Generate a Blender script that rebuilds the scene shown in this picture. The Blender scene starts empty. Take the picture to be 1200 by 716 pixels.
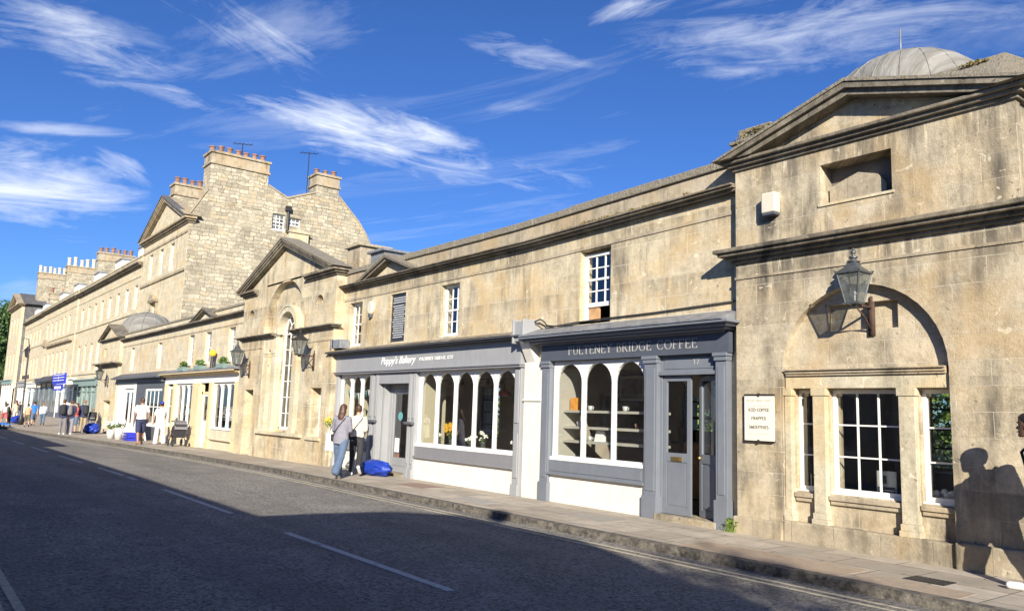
import bpy, bmesh, math, random
from mathutils import Vector, Matrix, noise
random.seed(7)
sc = bpy.context.scene
COL = sc.collection
PI = math.pi

CAMM = [[0.614072, 0.088088, 0.784319, 0.0], [0.788575, -0.10957, -0.605099, -10.0], [0.032636, 0.990068, -0.136748, 1.58], [0.0, 0.0, 0.0, 1.0]]
CLOUDS = [((-0.8291, 0.451, 0.3305), (0.4248, 0.8924, -0.1522), (-0.3636, 0.0142, -0.9315), 0.2331, 0.0407, 1.3, 0.0), ((-0.8437, 0.4242, 0.3291), (0.407, 0.9051, -0.1231), (-0.3501, 0.0301, -0.9362), 0.1476, 0.0247, 0.6, 7.3), ((-0.9181, 0.1993, 0.3427), (0.1952, 0.9796, -0.0469), (-0.3451, 0.0238, -0.9383), 0.1039, 0.0133, 1.0, 14.6), ((-0.9156, 0.118, 0.3844), (0.1275, 0.9918, -0.0007), (-0.3813, 0.0484, -0.9232), 0.1289, 0.0366, 0.95, 21.9), ((-0.908, 0.1331, 0.3973), (0.1124, 0.9908, -0.0752), (-0.4036, -0.0237, -0.9146), 0.0858, 0.0173, 0.5, 29.2), ((-0.8682, 0.2635, 0.4205), (0.104, 0.9252, -0.365), (-0.4852, -0.2731, -0.8307), 0.0969, 0.0265, 0.8, 36.5), ((-0.9722, 0.09, 0.2162), (0.1075, 0.9917, 0.0706), (-0.208, 0.0919, -0.9738), 0.1209, 0.0519, 1.35, 43.8), ((-0.951, 0.1706, 0.258), (0.0876, 0.9486, -0.3041), (-0.2966, -0.2666, -0.917), 0.0385, 0.0187, 0.9, 51.1), ((-0.9517, 0.1091, 0.287), (0.1532, 0.9788, 0.1359), (-0.2661, 0.1733, -0.9482), 0.0744, 0.0089, 0.9, 58.4), ((-0.7095, 0.5546, 0.4347), (0.5442, 0.8232, -0.1619), (-0.4477, 0.1217, -0.8859), 0.0979, 0.0184, 0.75, 65.7), ((-0.6109, 0.6326, 0.476), (0.7816, 0.5774, 0.2358), (-0.1257, 0.5161, -0.8473), 0.0674, 0.0145, 0.9, 73.0), ((-0.4561, 0.7734, 0.4403), (0.8551, 0.5179, -0.024), (-0.2466, 0.3656, -0.8975), 0.2508, 0.0421, 0.75, 80.3), ((-0.5406, 0.736, 0.4074), (0.8246, 0.5594, 0.0837), (-0.1663, 0.3813, -0.9094), 0.0451, 0.0127, 0.6, 87.6), ((-0.9879, 0.1008, 0.1181), (0.1199, 0.9784, 0.1684), (-0.0986, 0.1805, -0.9786), 0.0432, 0.0162, 0.45, 94.9), ((-0.7324, 0.568, 0.3755), (0.6413, 0.7607, 0.1003), (-0.2286, 0.3143, -0.9214), 0.0577, 0.0112, 0.35, 102.2)]
SKYSAT = 1.08
SKYVAL = 0.86
SUNE = 5.0
EXPO = 0.86
# ------------------------------------------------------------------ materials
def newmat(name):
    m = bpy.data.materials.new(name); m.use_nodes = True
    nt = m.node_tree; b = nt.nodes['Principled BSDF']
    return m, nt, b
class NT:
    def __init__(s, nt): s.nt = nt
    def n(s, t, **k):
        x = s.nt.nodes.new(t)
        for a, v in k.items():
            if a.startswith('i_'):
                key = a[2:]
                key = int(key) if key.isdigit() else key.replace('_', ' ')
                x.inputs[key].default_value = v
            else: setattr(x, a, v)
        return x
    def l(s, a, b): s.nt.links.new(a, b)
    def math(s, op, a, b=None, c=None, clamp=False):
        x = s.nt.nodes.new('ShaderNodeMath'); x.operation = op; x.use_clamp = clamp
        for i, v in enumerate((a, b, c)):
            if v is None: continue
            if hasattr(v, 'is_output'): s.l(v, x.inputs[i])
            else: x.inputs[i].default_value = v
        return x.outputs[0]
    def mix(s, fac, a, b, mode='MIX'):
        x = s.nt.nodes.new('ShaderNodeMix'); x.data_type = 'RGBA'; x.blend_type = mode
        for i, v in ((0, fac), (6, a), (7, b)):
            if hasattr(v, 'is_output'): s.l(v, x.inputs[i])
            else:
                if i and len(v) == 3: v = (*v, 1)
                x.inputs[i].default_value = v
        return x.outputs[2]
    def ramp(s, f, stops, interp='LINEAR'):
        x = s.nt.nodes.new('ShaderNodeValToRGB'); x.color_ramp.interpolation = interp
        e = x.color_ramp.elements
        while len(e) < len(stops): e.new(0.5)
        for q, (p, c) in zip(e, stops):
            q.position = p; q.color = (c, c, c, 1) if not hasattr(c, '__len__') else (*c[:3], 1)
        s.l(f, x.inputs[0]); return x.outputs[0]
    def noise(s, vec, scale, detail=4, rough=.55, dist=0):
        x = s.nt.nodes.new('ShaderNodeTexNoise'); x.inputs['Scale'].default_value = scale
        x.inputs['Detail'].default_value = detail; x.inputs['Roughness'].default_value = rough
        x.inputs['Distortion'].default_value = dist
        if vec is not None: s.l(vec, x.inputs['Vector'])
        return x.outputs['Fac']
    def bump(s, h, strength, dist, bsdf, prev=None):
        x = s.nt.nodes.new('ShaderNodeBump'); x.inputs['Strength'].default_value = strength
        x.inputs['Distance'].default_value = dist; s.l(h, x.inputs['Height'])
        if prev: s.l(prev, x.inputs['Normal'])
        s.l(x.outputs[0], bsdf.inputs['Normal']); return x.outputs[0]
    def pos(s): return s.n('ShaderNodeNewGeometry').outputs['Position']
    def comb(s, x, y, z):
        c = s.nt.nodes.new('ShaderNodeCombineXYZ')
        for i, v in enumerate((x, y, z)):
            if hasattr(v, 'is_output'): s.l(v, c.inputs[i])
            else: c.inputs[i].default_value = v
        return c.outputs[0]
    def sep(s, v):
        x = s.nt.nodes.new('ShaderNodeSeparateXYZ'); s.l(v, x.inputs[0]); return x.outputs

def ashlar(name, c1, c2, joint, bw=.95, bh=.32, dirt=.5, mort=.006, tone=1.0, stain=(.10, .085, .06), jstr=1.0, runs=()):
    m, nt, b = newmat(name); T = NT(nt)
    p = T.pos(); X, Y, Z = T.sep(p)
    u = T.math('ADD', X, Y)
    wob = T.noise(p, 1.7, 2)
    u2 = T.math('ADD', u, T.math('MULTIPLY', wob, .05))
    z2 = T.math('ADD', Z, T.math('MULTIPLY', wob, .02))
    v = T.comb(u2, z2, 0)
    br = T.n('ShaderNodeTexBrick', offset=.5, i_Scale=1.0); T.l(v, br.inputs['Vector'])
    br.inputs['Brick Width'].default_value = bw; br.inputs['Row Height'].default_value = bh
    br.inputs['Mortar Size'].default_value = mort; br.inputs['Mortar Smooth'].default_value = .3
    br.inputs['Color1'].default_value = (0, 0, 0, 1); br.inputs['Color2'].default_value = (1, 1, 1, 1)
    br.inputs['Mortar'].default_value = (.5, .5, .5, 1)
    base = T.mix(br.outputs['Color'], c1, c2)
    rb = T.n('ShaderNodeSeparateColor'); T.l(br.outputs['Color'], rb.inputs[0])
    base = T.mix(T.ramp(rb.outputs[0], [(.78, 0), (.84, .5)]), base, (c1[0]*1.05, c1[1]*.90, c1[2]*.66))
    base = T.mix(T.ramp(rb.outputs[0], [(.12, .55), (.2, 0)]), base, (c1[0]*.82, c1[1]*.84, c1[2]*.88))
    # mottling
    n1 = T.noise(p, 2.2, 6, .65)
    base = T.mix(T.ramp(n1, [(.38, 0), (.66, .8)]), base, tuple(x*.60 for x in c1))
    n2 = T.noise(p, 14, 5, .7)
    base = T.mix(T.ramp(n2, [(.35, 0), (.75, .55)]), base, tuple(min(1, x*1.25) for x in c2))
    # ochre patches
    n3 = T.noise(p, .9, 5, .6, .6)
    base = T.mix(T.ramp(n3, [(.48, 0), (.66, .6)]), base, (c1[0]*1.06, c1[1]*.88, c1[2]*.62))
    # vertical grime streaks
    sv = T.comb(T.math('MULTIPLY', u, 2.3), T.math('MULTIPLY', Z, .35), T.math('MULTIPLY', Y, .5))
    n4 = T.noise(sv, 1.6, 6, .62)
    n5 = T.noise(p, .55, 4, .6)
    g = T.math('MULTIPLY', T.ramp(n4, [(.46, 0), (.66, 1)]), T.ramp(n5, [(.42, 0.12), (.60, 1)]))
    base = T.mix(T.math('MULTIPLY', g, dirt), base, stain)
    # run-off stains hanging below the ledges, and pale lime drips
    if runs:
        rs = T.noise(T.comb(T.math('MULTIPLY', u, 3.4), T.math('MULTIPLY', Z, .5), 1.7), 1.5, 7, .65)
        rl = T.noise(T.comb(T.math('MULTIPLY', u, 1.1), 0, 4.4), 1.3, 3, .6)
        for ztop, ln, amp in runs:
            d = T.math('DIVIDE', T.math('SUBTRACT', ztop, Z), ln)
            inside = T.math('MULTIPLY', T.math('GREATER_THAN', d, 0.0), T.math('SUBTRACT', 1.0, T.math('DIVIDE', d, T.math('MULTIPLY', T.ramp(rl, [(.3, .35), (.7, 1.6)]), 1.0)), clamp=True))
            base = T.mix(T.math('MULTIPLY', T.math('MULTIPLY', inside, T.ramp(rs, [(.40, 0), (.60, 1)])), amp), base, stain)
            dr = T.noise(T.comb(T.math('MULTIPLY', u, 9), T.math('MULTIPLY', Z, .9), 8.3), 1.4, 6, .7)
            base = T.mix(T.math('MULTIPLY', T.math('MULTIPLY', inside, T.ramp(dr, [(.58, 0), (.66, .75)])), amp), base, tuple(min(.8, x*1.35) for x in c2))
    # pale repairs and dark nicks
    rp = T.noise(p, 5.5, 3, .5, 1.0)
    base = T.mix(T.ramp(rp, [(.68, 0), (.70, .5)]), base, tuple(min(.8, x*1.3) for x in c2))
    nk = T.noise(p, 11, 2, .4, .5)
    base = T.mix(T.ramp(nk, [(.735, 0), (.75, .7)]), base, tuple(x*.3 for x in c1))
    # fine pits
    n6 = T.noise(p, 45, 3, .6)
    base = T.mix(T.ramp(n6, [(.62, 0), (.72, .45)]), base, tuple(x*.45 for x in c1))
    base = T.mix(T.math('MULTIPLY', br.outputs['Fac'], T.ramp(T.noise(p, 1.1, 3), [(.35, .15*jstr), (.65, jstr)])), base, joint)
    if tone != 1: base = T.mix(1.0, base, (tone, tone, tone), 'MULTIPLY')
    T.l(base, b.inputs['Base Color']); b.inputs['Roughness'].default_value = .92
    h = T.math('ADD', T.math('MULTIPLY', n2, .6), T.math('MULTIPLY', n6, .5))
    h = T.math('SUBTRACT', h, T.math('MULTIPLY', br.outputs['Fac'], .8))
    T.bump(h, .55, .018, b)
    return m

def rubble(name, c1, c2, joint):
    m, nt, b = newmat(name); T = NT(nt)
    p = T.pos(); X, Y, Z = T.sep(p)
    u = T.math('ADD', X, Y)
    wob = T.noise(p, 1.3, 3)
    w2 = T.noise(p, 2.6, 4, .6)
    vv = T.comb(T.math('ADD', u, T.math('MULTIPLY', T.math('SUBTRACT', w2, .5), .35)), T.math('ADD', Z, T.math('ADD', T.math('MULTIPLY', T.math('SUBTRACT', wob, .5), .35), T.math('MULTIPLY', T.math('SUBTRACT', w2, .5), .14))), 0)
    br = T.n('ShaderNodeTexBrick', offset=.43, offset_frequency=3, squash=.62, squash_frequency=2, i_Scale=1.0); T.l(vv, br.inputs['Vector'])
    br.inputs['Brick Width'].default_value = .62; br.inputs['Row Height'].default_value = .27; br.inputs['Mortar Size'].default_value = .017; br.inputs['Mortar Smooth'].default_value = .6
    br.inputs['Color1'].default_value = (0, 0, 0, 1); br.inputs['Color2'].default_value = (1, 1, 1, 1); br.inputs['Mortar'].default_value = (.5, .5, .5, 1)
    rc = T.n('ShaderNodeSeparateColor'); T.l(br.outputs['Color'], rc.inputs[0])
    base = T.mix(rc.outputs[0], c1, c2)
    base = T.mix(T.ramp(rc.outputs[0], [(.8, 0), (.9, .5)]), base, (c1[0]*1.1, c1[1]*.9, c1[2]*.6))
    n = T.noise(p, 6, 5, .7)
    base = T.mix(T.ramp(n, [(.4, 0), (.75, .6)]), base, tuple(x*.6 for x in c1))
    nn = T.noise(p, .5, 4, .6)
    base = T.mix(T.ramp(nn, [(.5, 0), (.68, .55)]), base, (.17, .15, .115))
    j = T.math('MULTIPLY', br.outputs['Fac'], T.ramp(T.noise(p, .9, 3), [(.35, .35), (.6, 1)]))
    base = T.mix(j, base, joint)
    T.l(base, b.inputs['Base Color']); b.inputs['Roughness'].default_value = .95
    h = T.math('SUBTRACT', T.math('MULTIPLY', n, .5), j)
    T.bump(h, .8, .03, b)
    return m

def plain(name, col, rough=.7, metal=0, var=.15, scale=8, bump=0, spec=.5, dirt=0):
    m, nt, b = newmat(name); T = NT(nt)
    p = T.pos()
    n = T.noise(p, scale, 5, .65)
    c = T.mix(T.ramp(n, [(.3, 0), (.7, 1)]), tuple(x*(1-var) for x in col), tuple(min(1, x*(1+var)) for x in col))
    if dirt:
        X, Y, Z = T.sep(p)
        sv = T.comb(T.math('MULTIPLY', T.math('ADD', X, Y), 5), T.math('MULTIPLY', Z, .8), 0)
        n2 = T.noise(sv, 1.5, 6, .7)
        c = T.mix(T.ramp(n2, [(.48, 0), (.72, dirt)]), c, tuple(x*.45+.02 for x in col))
    T.l(c, b.inputs['Base Color']); b.inputs['Roughness'].default_value = rough; b.inputs['Metallic'].default_value = metal
    b.inputs['Specular IOR Level'].default_value = spec
    if bump: T.bump(T.noise(p, scale*3, 5, .7), bump, .01, b)
    return m

M = {}
M['stone_right'] = ashlar('stone_right', (.385, .32, .215), (.565, .49, .36), (.60, .53, .41), .78, .30, 1.0, .0045, stain=(.09, .078, .062), runs=((3.95, .75, .95), (5.4, .85, .9), (2.2, .4, .4), (.9, .7, .5)))
M['stone_main'] = ashlar('stone_main', (.465, .385, .25), (.64, .56, .405), (.70, .63, .48), .92, .33, .9, .006, stain=(.15, .125, .095), runs=((4.95, .5, .7), (3.95, .4, .5)))
M['stone_far'] = ashlar('stone_far', (.55, .475, .335), (.63, .565, .42), (.38, .33, .24), .95, .36, .45, .006, jstr=.5, stain=(.26, .22, .165))
M['stone_band'] = ashlar('stone_band', (.37, .31, .22), (.45, .385, .285), (.22, .18, .13), 1.1, 3, .75, .005)
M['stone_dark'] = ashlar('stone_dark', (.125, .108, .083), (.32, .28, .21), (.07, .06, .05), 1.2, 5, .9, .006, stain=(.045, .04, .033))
M['stone_pale'] = ashlar('stone_pale', (.53, .47, .335), (.63, .57, .43), (.34, .28, .2), 3, 3, .35, .003)
M['stone_lowcourse'] = ashlar('stone_lowcourse', (.33, .28, .20), (.44, .38, .28), (.20, .17, .125), .62, .5, .9, .006)
M['rubble'] = rubble('rubble', (.33, .29, .215), (.62, .555, .42), (.17, .15, .115))
M['moss_stone'] = None

def mossy():
    m, nt, b = newmat('mossy_coping'); T = NT(nt); p = T.pos()
    n = T.noise(p, 5, 6, .75); n2 = T.noise(p, 22, 5, .7)
    c = T.mix(n2, (.16, .14, .11), (.36, .32, .25))
    c = T.mix(T.ramp(n, [(.56, 0), (.66, .7)]), c, (.17, .14, .03))
    T.l(c, b.inputs['Base Color']); b.inputs['Roughness'].default_value = .97
    T.bump(T.math('ADD', n, n2), .9, .05, b); return m
M['coping'] = mossy()
def moss():
    m, nt, b = newmat('moss'); T = NT(nt); p = T.pos(); n = T.noise(p, 30, 5, .7)
    T.l(T.mix(T.ramp(n, [(.35, 0), (.65, 1)]), (.11, .09, .035), (.36, .29, .10)), b.inputs['Base Color'])
    b.inputs['Roughness'].default_value = 1; T.bump(n, 1, .05, b); return m
M['moss'] = moss()
def slate(name, col, bw=.35, bh=.22):
    m, nt, b = newmat(name); T = NT(nt); p = T.pos(); X, Y, Z = T.sep(p)
    v = T.comb(X, T.math('ADD', T.math('MULTIPLY', Y, 1.0), T.math('MULTIPLY', Z, .7)), 0)
    br = T.n('ShaderNodeTexBrick', i_Scale=1.0); T.l(v, br.inputs['Vector'])
    br.inputs['Brick Width'].default_value = bw; br.inputs['Row Height'].default_value = bh; br.inputs['Mortar Size'].default_value = .01
    br.inputs['Color1'].default_value = (*[x*.75 for x in col], 1); br.inputs['Color2'].default_value = (*[x*1.2 for x in col], 1)
    br.inputs['Mortar'].default_value = (*[x*.3 for x in col], 1)
    n = T.noise(p, 4, 6, .7)
    c = T.mix(T.ramp(n, [(.45, 0), (.7, .6)]), br.outputs['Color'], (.20, .18, .14))
    T.l(c, b.inputs['Base Color']); b.inputs['Roughness'].default_value = .75
    T.bump(T.math('SUBTRACT', n, br.outputs['Fac']), .5, .02, b); return m
M['slate'] = slate('slate', (.11, .11, .12))
M['lead'] = plain('lead', (.25, .26, .28), .55, .3, .3, 5, .2, dirt=.6)
def lead_dome():
    m, nt, b = newmat('dome_lead'); T = NT(nt); tc = T.n('ShaderNodeTexCoord').outputs['Object']; X, Y, Z = T.sep(tc)
    ang = T.math('ARCTAN2', Y, X)
    s = T.noise(T.comb(T.math('MULTIPLY', ang, 7), T.math('MULTIPLY', Z, .8), 0), 1.6, 6, .7)
    n = T.noise(tc, 5, 5, .7)
    c = T.mix(T.ramp(s, [(.35, 0), (.68, 1)]), (.13, .125, .115), (.31, .30, .275))
    c = T.mix(T.ramp(n, [(.5, 0), (.75, .7)]), c, (.19, .17, .13))
    T.l(c, b.inputs['Base Color']); b.inputs['Roughness'].default_value = .8
    T.bump(T.math('ADD', n, s), .6, .03, b); return m
M['dome'] = lead_dome()

M['blue_paint'] = plain('blue_paint', (.165, .182, .212), .45, 0, .07, 3, .05, dirt=.25)
M['navy_paint'] = plain('navy_paint', (.075, .086, .112), .5, 0, .08, 3, dirt=.15)
M['grey_paint'] = plain('grey_paint', (.30, .305, .315), .5, 0, .05, 3, .05, dirt=.22)
M['grey_shade_paint'] = plain('grey_trim_paint', (.21, .21, .225), .5, 0, .05, 3, dirt=.2)
M['white_paint'] = plain('white_paint', (.78, .77, .73), .5, 0, .05, 4, .05, dirt=.12)
M['white_render'] = plain('white_render', (.70, .675, .61), .85, 0, .07, 3, .15, dirt=.2)
M['cream_wall'] = plain('cream_wall', (.52, .47, .33), .8, 0, .05, 2)
M['yellow_paint'] = plain('yellow_paint', (.70, .56, .33), .55, 0, .08, 3, .05, dirt=.15)
M['pale_panel'] = plain('pale_panel', (.62, .54, .40), .7, 0, .12, 3, .05, dirt=.25)
M['black_paint'] = plain('black_paint', (.03, .032, .04), .4, 0, .2, 4)
M['charcoal_paint'] = plain('charcoal_paint', (.10, .105, .12), .5, 0, .15, 4, dirt=.3)
M['green_paint'] = plain('green_paint', (.22, .30, .27), .5, 0, .1, 4, dirt=.2)
M['door_green'] = plain('door_green', (.15, .20, .21), .5, 0, .1, 4)
M['iron'] = plain('iron', (.045, .043, .045), .5, .4, .3, 12, .1)
M['rust'] = plain('rusty_iron', (.085, .05, .035), .8, .2, .35, 20, .2)
M['galv'] = plain('weathered_copper', (.11, .12, .125), .5, .5, .3, 14, .1)
M['brass'] = plain('brass', (.55, .40, .16), .35, .9, .1, 10)
M['gold'] = plain('gilt_letters', (.46, .45, .42), .5, 0, .05, 10)
M['white_letter'] = plain('white_letters', (.85, .85, .83), .6, 0, .03, 10)
M['black_letter'] = plain('black_letters', (.06, .055, .05), .7, 0, .1, 10)
M['grey_letter'] = plain('grey_letters', (.42, .40, .36), .7, 0, .1, 10)
M['sign_cream'] = plain('sign_cream', (.78, .73, .60), .5, 0, .03, 4)
M['terracotta'] = plain('terracotta', (.25, .14, .10), .9, 0, .4, 2.2, .2, dirt=.4)
M['pot_cream'] = plain('cream_pot', (.60, .52, .38), .8, 0, .12, 3, .2)
M['wood'] = plain('wood', (.42, .25, .12), .6, 0, .25, 6)
M['dark_wood'] = plain('dark_wood', (.09, .055, .035), .5, 0, .25, 6)
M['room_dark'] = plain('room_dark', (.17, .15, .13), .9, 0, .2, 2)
M['room_warm'] = plain('room_warm', (.42, .36, .29), .9, 0, .2, 2)
M['room_floor'] = plain('room_floor', (.22, .17, .12), .6, 0, .2, 5)
M['shelf'] = plain('shelf', (.50, .47, .40), .6, 0, .08, 5)
M['orange'] = plain('orange_card', (.75, .33, .06), .6)
M['yellow'] = plain('yellow_petals', (.80, .48, .03), .7, 0, .2, 30)
M['petal'] = plain('white_petals', (.80, .80, .74), .8, 0, .1, 30)
M['leaf_dark'] = plain('leaf_dark', (.05, .10, .025), .7, 0, .4, 14)
M['leaf'] = plain('leaf', (.085, .15, .035), .6, 0, .5, 9)
M['leaf_light'] = plain('leaf_light', (.20, .30, .05), .6, 0, .4, 9)
M['bark'] = plain('bark', (.10, .08, .06), .9, 0, .3, 12, .4)
M['bag_blue'] = plain('bag_blue', (.01, .04, .33), .5, 0, .2, 6, .2)
M['bright_blue'] = plain('bright_blue', (.02, .03, .42), .5, 0, .1, 6)
M['red'] = plain('red', (.45, .04, .03), .6)
M['teal'] = plain('teal', (.12, .35, .36), .6)
M['alarm_cream'] = plain('alarm_cream', (.62, .57, .46), .5, 0, .06, 6, dirt=.2)
M['plaster'] = plain('plaster', (.66, .63, .56), .9, 0, .06, 3)
M['zinc'] = plain('zinc', (.66, .66, .64), .45, .3, .1, 10)
M['picture'] = plain('picture_print', (.20, .22, .22), .6, 0, .5, 7)

def glass():
    m = bpy.data.materials.new('window_glass'); m.use_nodes = True; nt = m.node_tree; nt.nodes.clear(); T = NT(nt)
    o = T.n('ShaderNodeOutputMaterial'); tr = T.n('ShaderNodeBsdfTransparent'); tr.inputs[0].default_value = (.86, .88, .87, 1)
    gl = T.n('ShaderNodeBsdfGlossy'); gl.inputs['Roughness'].default_value = .02; gl.inputs[0].default_value = (.9, .93, 1, 1)
    bp = T.n('ShaderNodeBump'); bp.inputs['Strength'].default_value = .1; bp.inputs['Distance'].default_value = .02
    T.l(T.noise(T.pos(), 1.5, 2), bp.inputs['Height']); T.l(bp.outputs[0], gl.inputs['Normal'])
    geo = T.n('ShaderNodeNewGeometry'); dp = T.n('ShaderNodeVectorMath', operation='DOT_PRODUCT')
    T.l(geo.outputs['Incoming'], dp.inputs[0]); T.l(geo.outputs['Normal'], dp.inputs[1])
    c5 = T.math('POWER', T.math('SUBTRACT', 1.0, T.math('ABSOLUTE', dp.outputs['Value'])), 5.0)
    f = T.math('ADD', T.math('MULTIPLY', c5, .85), .15, clamp=True)
    mx = T.n('ShaderNodeMixShader'); T.l(f, mx.inputs[0]); T.l(tr.outputs[0], mx.inputs[1]); T.l(gl.outputs[0], mx.inputs[2])
    T.l(mx.outputs[0], o.inputs[0]); return m
M['glass'] = glass()
def lamp_glass():
    m = bpy.data.materials.new('lamp_glass'); m.use_nodes = True; nt = m.node_tree; nt.nodes.clear(); T = NT(nt)
    o = T.n('ShaderNodeOutputMaterial'); tr = T.n('ShaderNodeBsdfTransparent'); tr.inputs[0].default_value = (.62, .64, .63, 1)
    gl = T.n('ShaderNodeBsdfPrincipled'); gl.inputs['Roughness'].default_value = .25; gl.inputs['Base Color'].default_value = (.25, .27, .27, 1)
    n = T.noise(T.pos(), 9, 5, .7); f = T.ramp(n, [(.3, .12), (.7, .5)])
    mx = T.n('ShaderNodeMixShader'); T.l(f, mx.inputs[0]); T.l(tr.outputs[0], mx.inputs[1]); T.l(gl.outputs[0], mx.inputs[2])
    T.l(mx.outputs[0], o.inputs[0]); return m
M['lamp_glass'] = lamp_glass()
def far_pane():
    m, nt, b = newmat('terrace_pane'); T = NT(nt); n = T.noise(T.pos(), .8, 3)
    T.l(T.mix(T.ramp(n, [(.4, 0), (.6, 1)]), (.05, .055, .06), (.30, .29, .27)), b.inputs['Base Color']); b.inputs['Roughness'].default_value = .08
    return m
M['far_pane'] = far_pane()

def asphalt():
    m, nt, b = newmat('asphalt'); T = NT(nt); p = T.pos(); X, Y, Z = T.sep(p)
    n1 = T.noise(p, 26, 5, .8); n2 = T.noise(p, 1.2, 5, .6); n3 = T.noise(T.comb(T.math('MULTIPLY', X, .12), Y, 0), 1.1, 4, .6)
    vo = T.n('ShaderNodeTexVoronoi', i_Scale=20); T.l(p, vo.inputs['Vector'])
    rc = T.n('ShaderNodeSeparateColor'); T.l(vo.outputs['Color'], rc.inputs[0])
    c = T.mix(T.ramp(n1, [(.40, 0), (.60, 1)]), (.06, .056, .053), (.42, .392, .352))
    c = T.mix(T.ramp(rc.outputs[0], [(.70, 0), (.98, .9)]), c, (.30, .28, .26))
    c = T.mix(T.ramp(n2, [(.35, .4), (.65, 0)]), c, (.085, .08, .078))
    c = T.mix(T.ramp(n3, [(.35, .35), (.6, 0)]), c, (.05, .048, .05))
    tr = T.math('SINE', T.math('MULTIPLY', Y, 3.4))
    c = T.mix(T.ramp(tr, [(.5, 0), (1, .22)]), c, (.24, .225, .205))
    vc = T.n('ShaderNodeTexVoronoi', feature='DISTANCE_TO_EDGE', i_Scale=.42); T.l(T.comb(T.math('ADD', X, T.math('MULTIPLY', T.noise(p, 2.2, 4), .9)), T.math('ADD', Y, T.math('MULTIPLY', T.noise(p, 2.9, 4), .9)), 0), vc.inputs['Vector'])
    c = T.mix(T.math('MULTIPLY', T.ramp(vc.outputs['Distance'], [(.002, 1), (.012, 0)]), T.ramp(T.noise(p, .5, 2), [(.5, 0), (.65, .3)])), c, (.05, .048, .048))
    n4 = T.noise(p, 7, 3, .6)
    c = T.mix(T.ramp(n4, [(.66, 0), (.70, .35)]), c, (.04, .04, .042))
    T.l(c, b.inputs['Base Color']); b.inputs['Roughness'].default_value = .85
    T.bump(T.math('ADD', n1, T.math('MULTIPLY', vo.outputs['Distance'], 1.2)), .9, .02, b); return m
M['asphalt'] = asphalt()
def paving():
    m, nt, b = newmat('paving'); T = NT(nt); p = T.pos(); X, Y, Z = T.sep(p)
    br = T.n('ShaderNodeTexBrick', i_Scale=1.0, offset=.5, squash=.7, squash_frequency=3); T.l(T.comb(X, Y, 0), br.inputs['Vector'])
    br.inputs['Brick Width'].default_value = .95; br.inputs['Row Height'].default_value = .56; br.inputs['Mortar Size'].default_value = .007
    br.inputs['Color1'].default_value = (0, 0, 0, 1); br.inputs['Color2'].default_value = (1, 1, 1, 1); br.inputs['Mortar'].default_value = (.5,)*3+(1,)
    c = T.mix(br.outputs['Color'], (.34, .295, .235), (.50, .435, .35))
    n = T.noise(p, 3, 6, .7); n2 = T.noise(p, 40, 4, .7)
    c = T.mix(T.ramp(n, [(.4, 0), (.7, .6)]), c, (.19, .165, .13))
    n3 = T.noise(p, .45, 3, .5)
    c = T.mix(T.ramp(n3, [(.5, 0), (.62, .55)]), c, (.33, .27, .20))
    n5 = T.noise(p, 9, 2, .5)
    c = T.mix(T.ramp(n5, [(.70, 0), (.72, .6)]), c, (.08, .075, .07))
    c = T.mix(T.ramp(n2, [(.45, 0), (.8, .5)]), c, (.33, .30, .26))
    c = T.mix(br.outputs['Fac'], c, (.07, .06, .05))
    T.l(c, b.inputs['Base Color']); b.inputs['Roughness'].default_value = .9
    T.bump(T.math('SUBTRACT', T.math('MULTIPLY', n2, .5), br.outputs['Fac']), .5, .012, b); return m
M['paving'] = paving()
def kerbm():
    m, nt, b = newmat('kerb_stone'); T = NT(nt); p = T.pos(); X, Y, Z = T.sep(p)
    br = T.n('ShaderNodeTexBrick', i_Scale=1.0); T.l(T.comb(X, 0, 0), br.inputs['Vector'])
    br.inputs['Brick Width'].default_value = 1.1; br.inputs['Row Height'].default_value = 50; br.inputs['Mortar Size'].default_value = .008
    br.inputs['Color1'].default_value = (.36, .32, .26, 1); br.inputs['Color2'].default_value = (.48, .43, .345, 1); br.inputs['Mortar'].default_value = (.05, .045, .04, 1)
    n = T.noise(p, 9, 6, .75)
    c = T.mix(T.ramp(n, [(.4, 0), (.7, .7)]), br.outputs['Color'], (.33, .295, .24))
    T.l(c, b.inputs['Base Color']); b.inputs['Roughness'].default_value = .9; T.bump(n, .6, .02, b); return m
M['kerb'] = kerbm()
def paintm(name, col, lo=.40, hi=.62):
    # worn road paint: bare asphalt colour shows through where it has flaked
    m, nt, b = newmat(name); T = NT(nt); p = T.pos()
    n = T.noise(p, 12, 6, .8); n2 = T.noise(p, 1.1, 3, .5)
    f = T.ramp(T.math('ADD', T.math('MULTIPLY', n, .7), T.math('MULTIPLY', n2, .3)), [(lo, 1), (hi, 0)])
    T.l(T.mix(f, (.10, .097, .095), col), b.inputs['Base Color']); b.inputs['Roughness'].default_value = .8
    return m
M['road_white'] = paintm('road_white', (.50, .50, .49), .52, .66)
M['road_yellow'] = paintm('road_yellow', (.56, .50, .36), .46, .70)
M['ground'] = plain('ground_earth', (.09, .10, .05), .95, 0, .3, .8)

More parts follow.
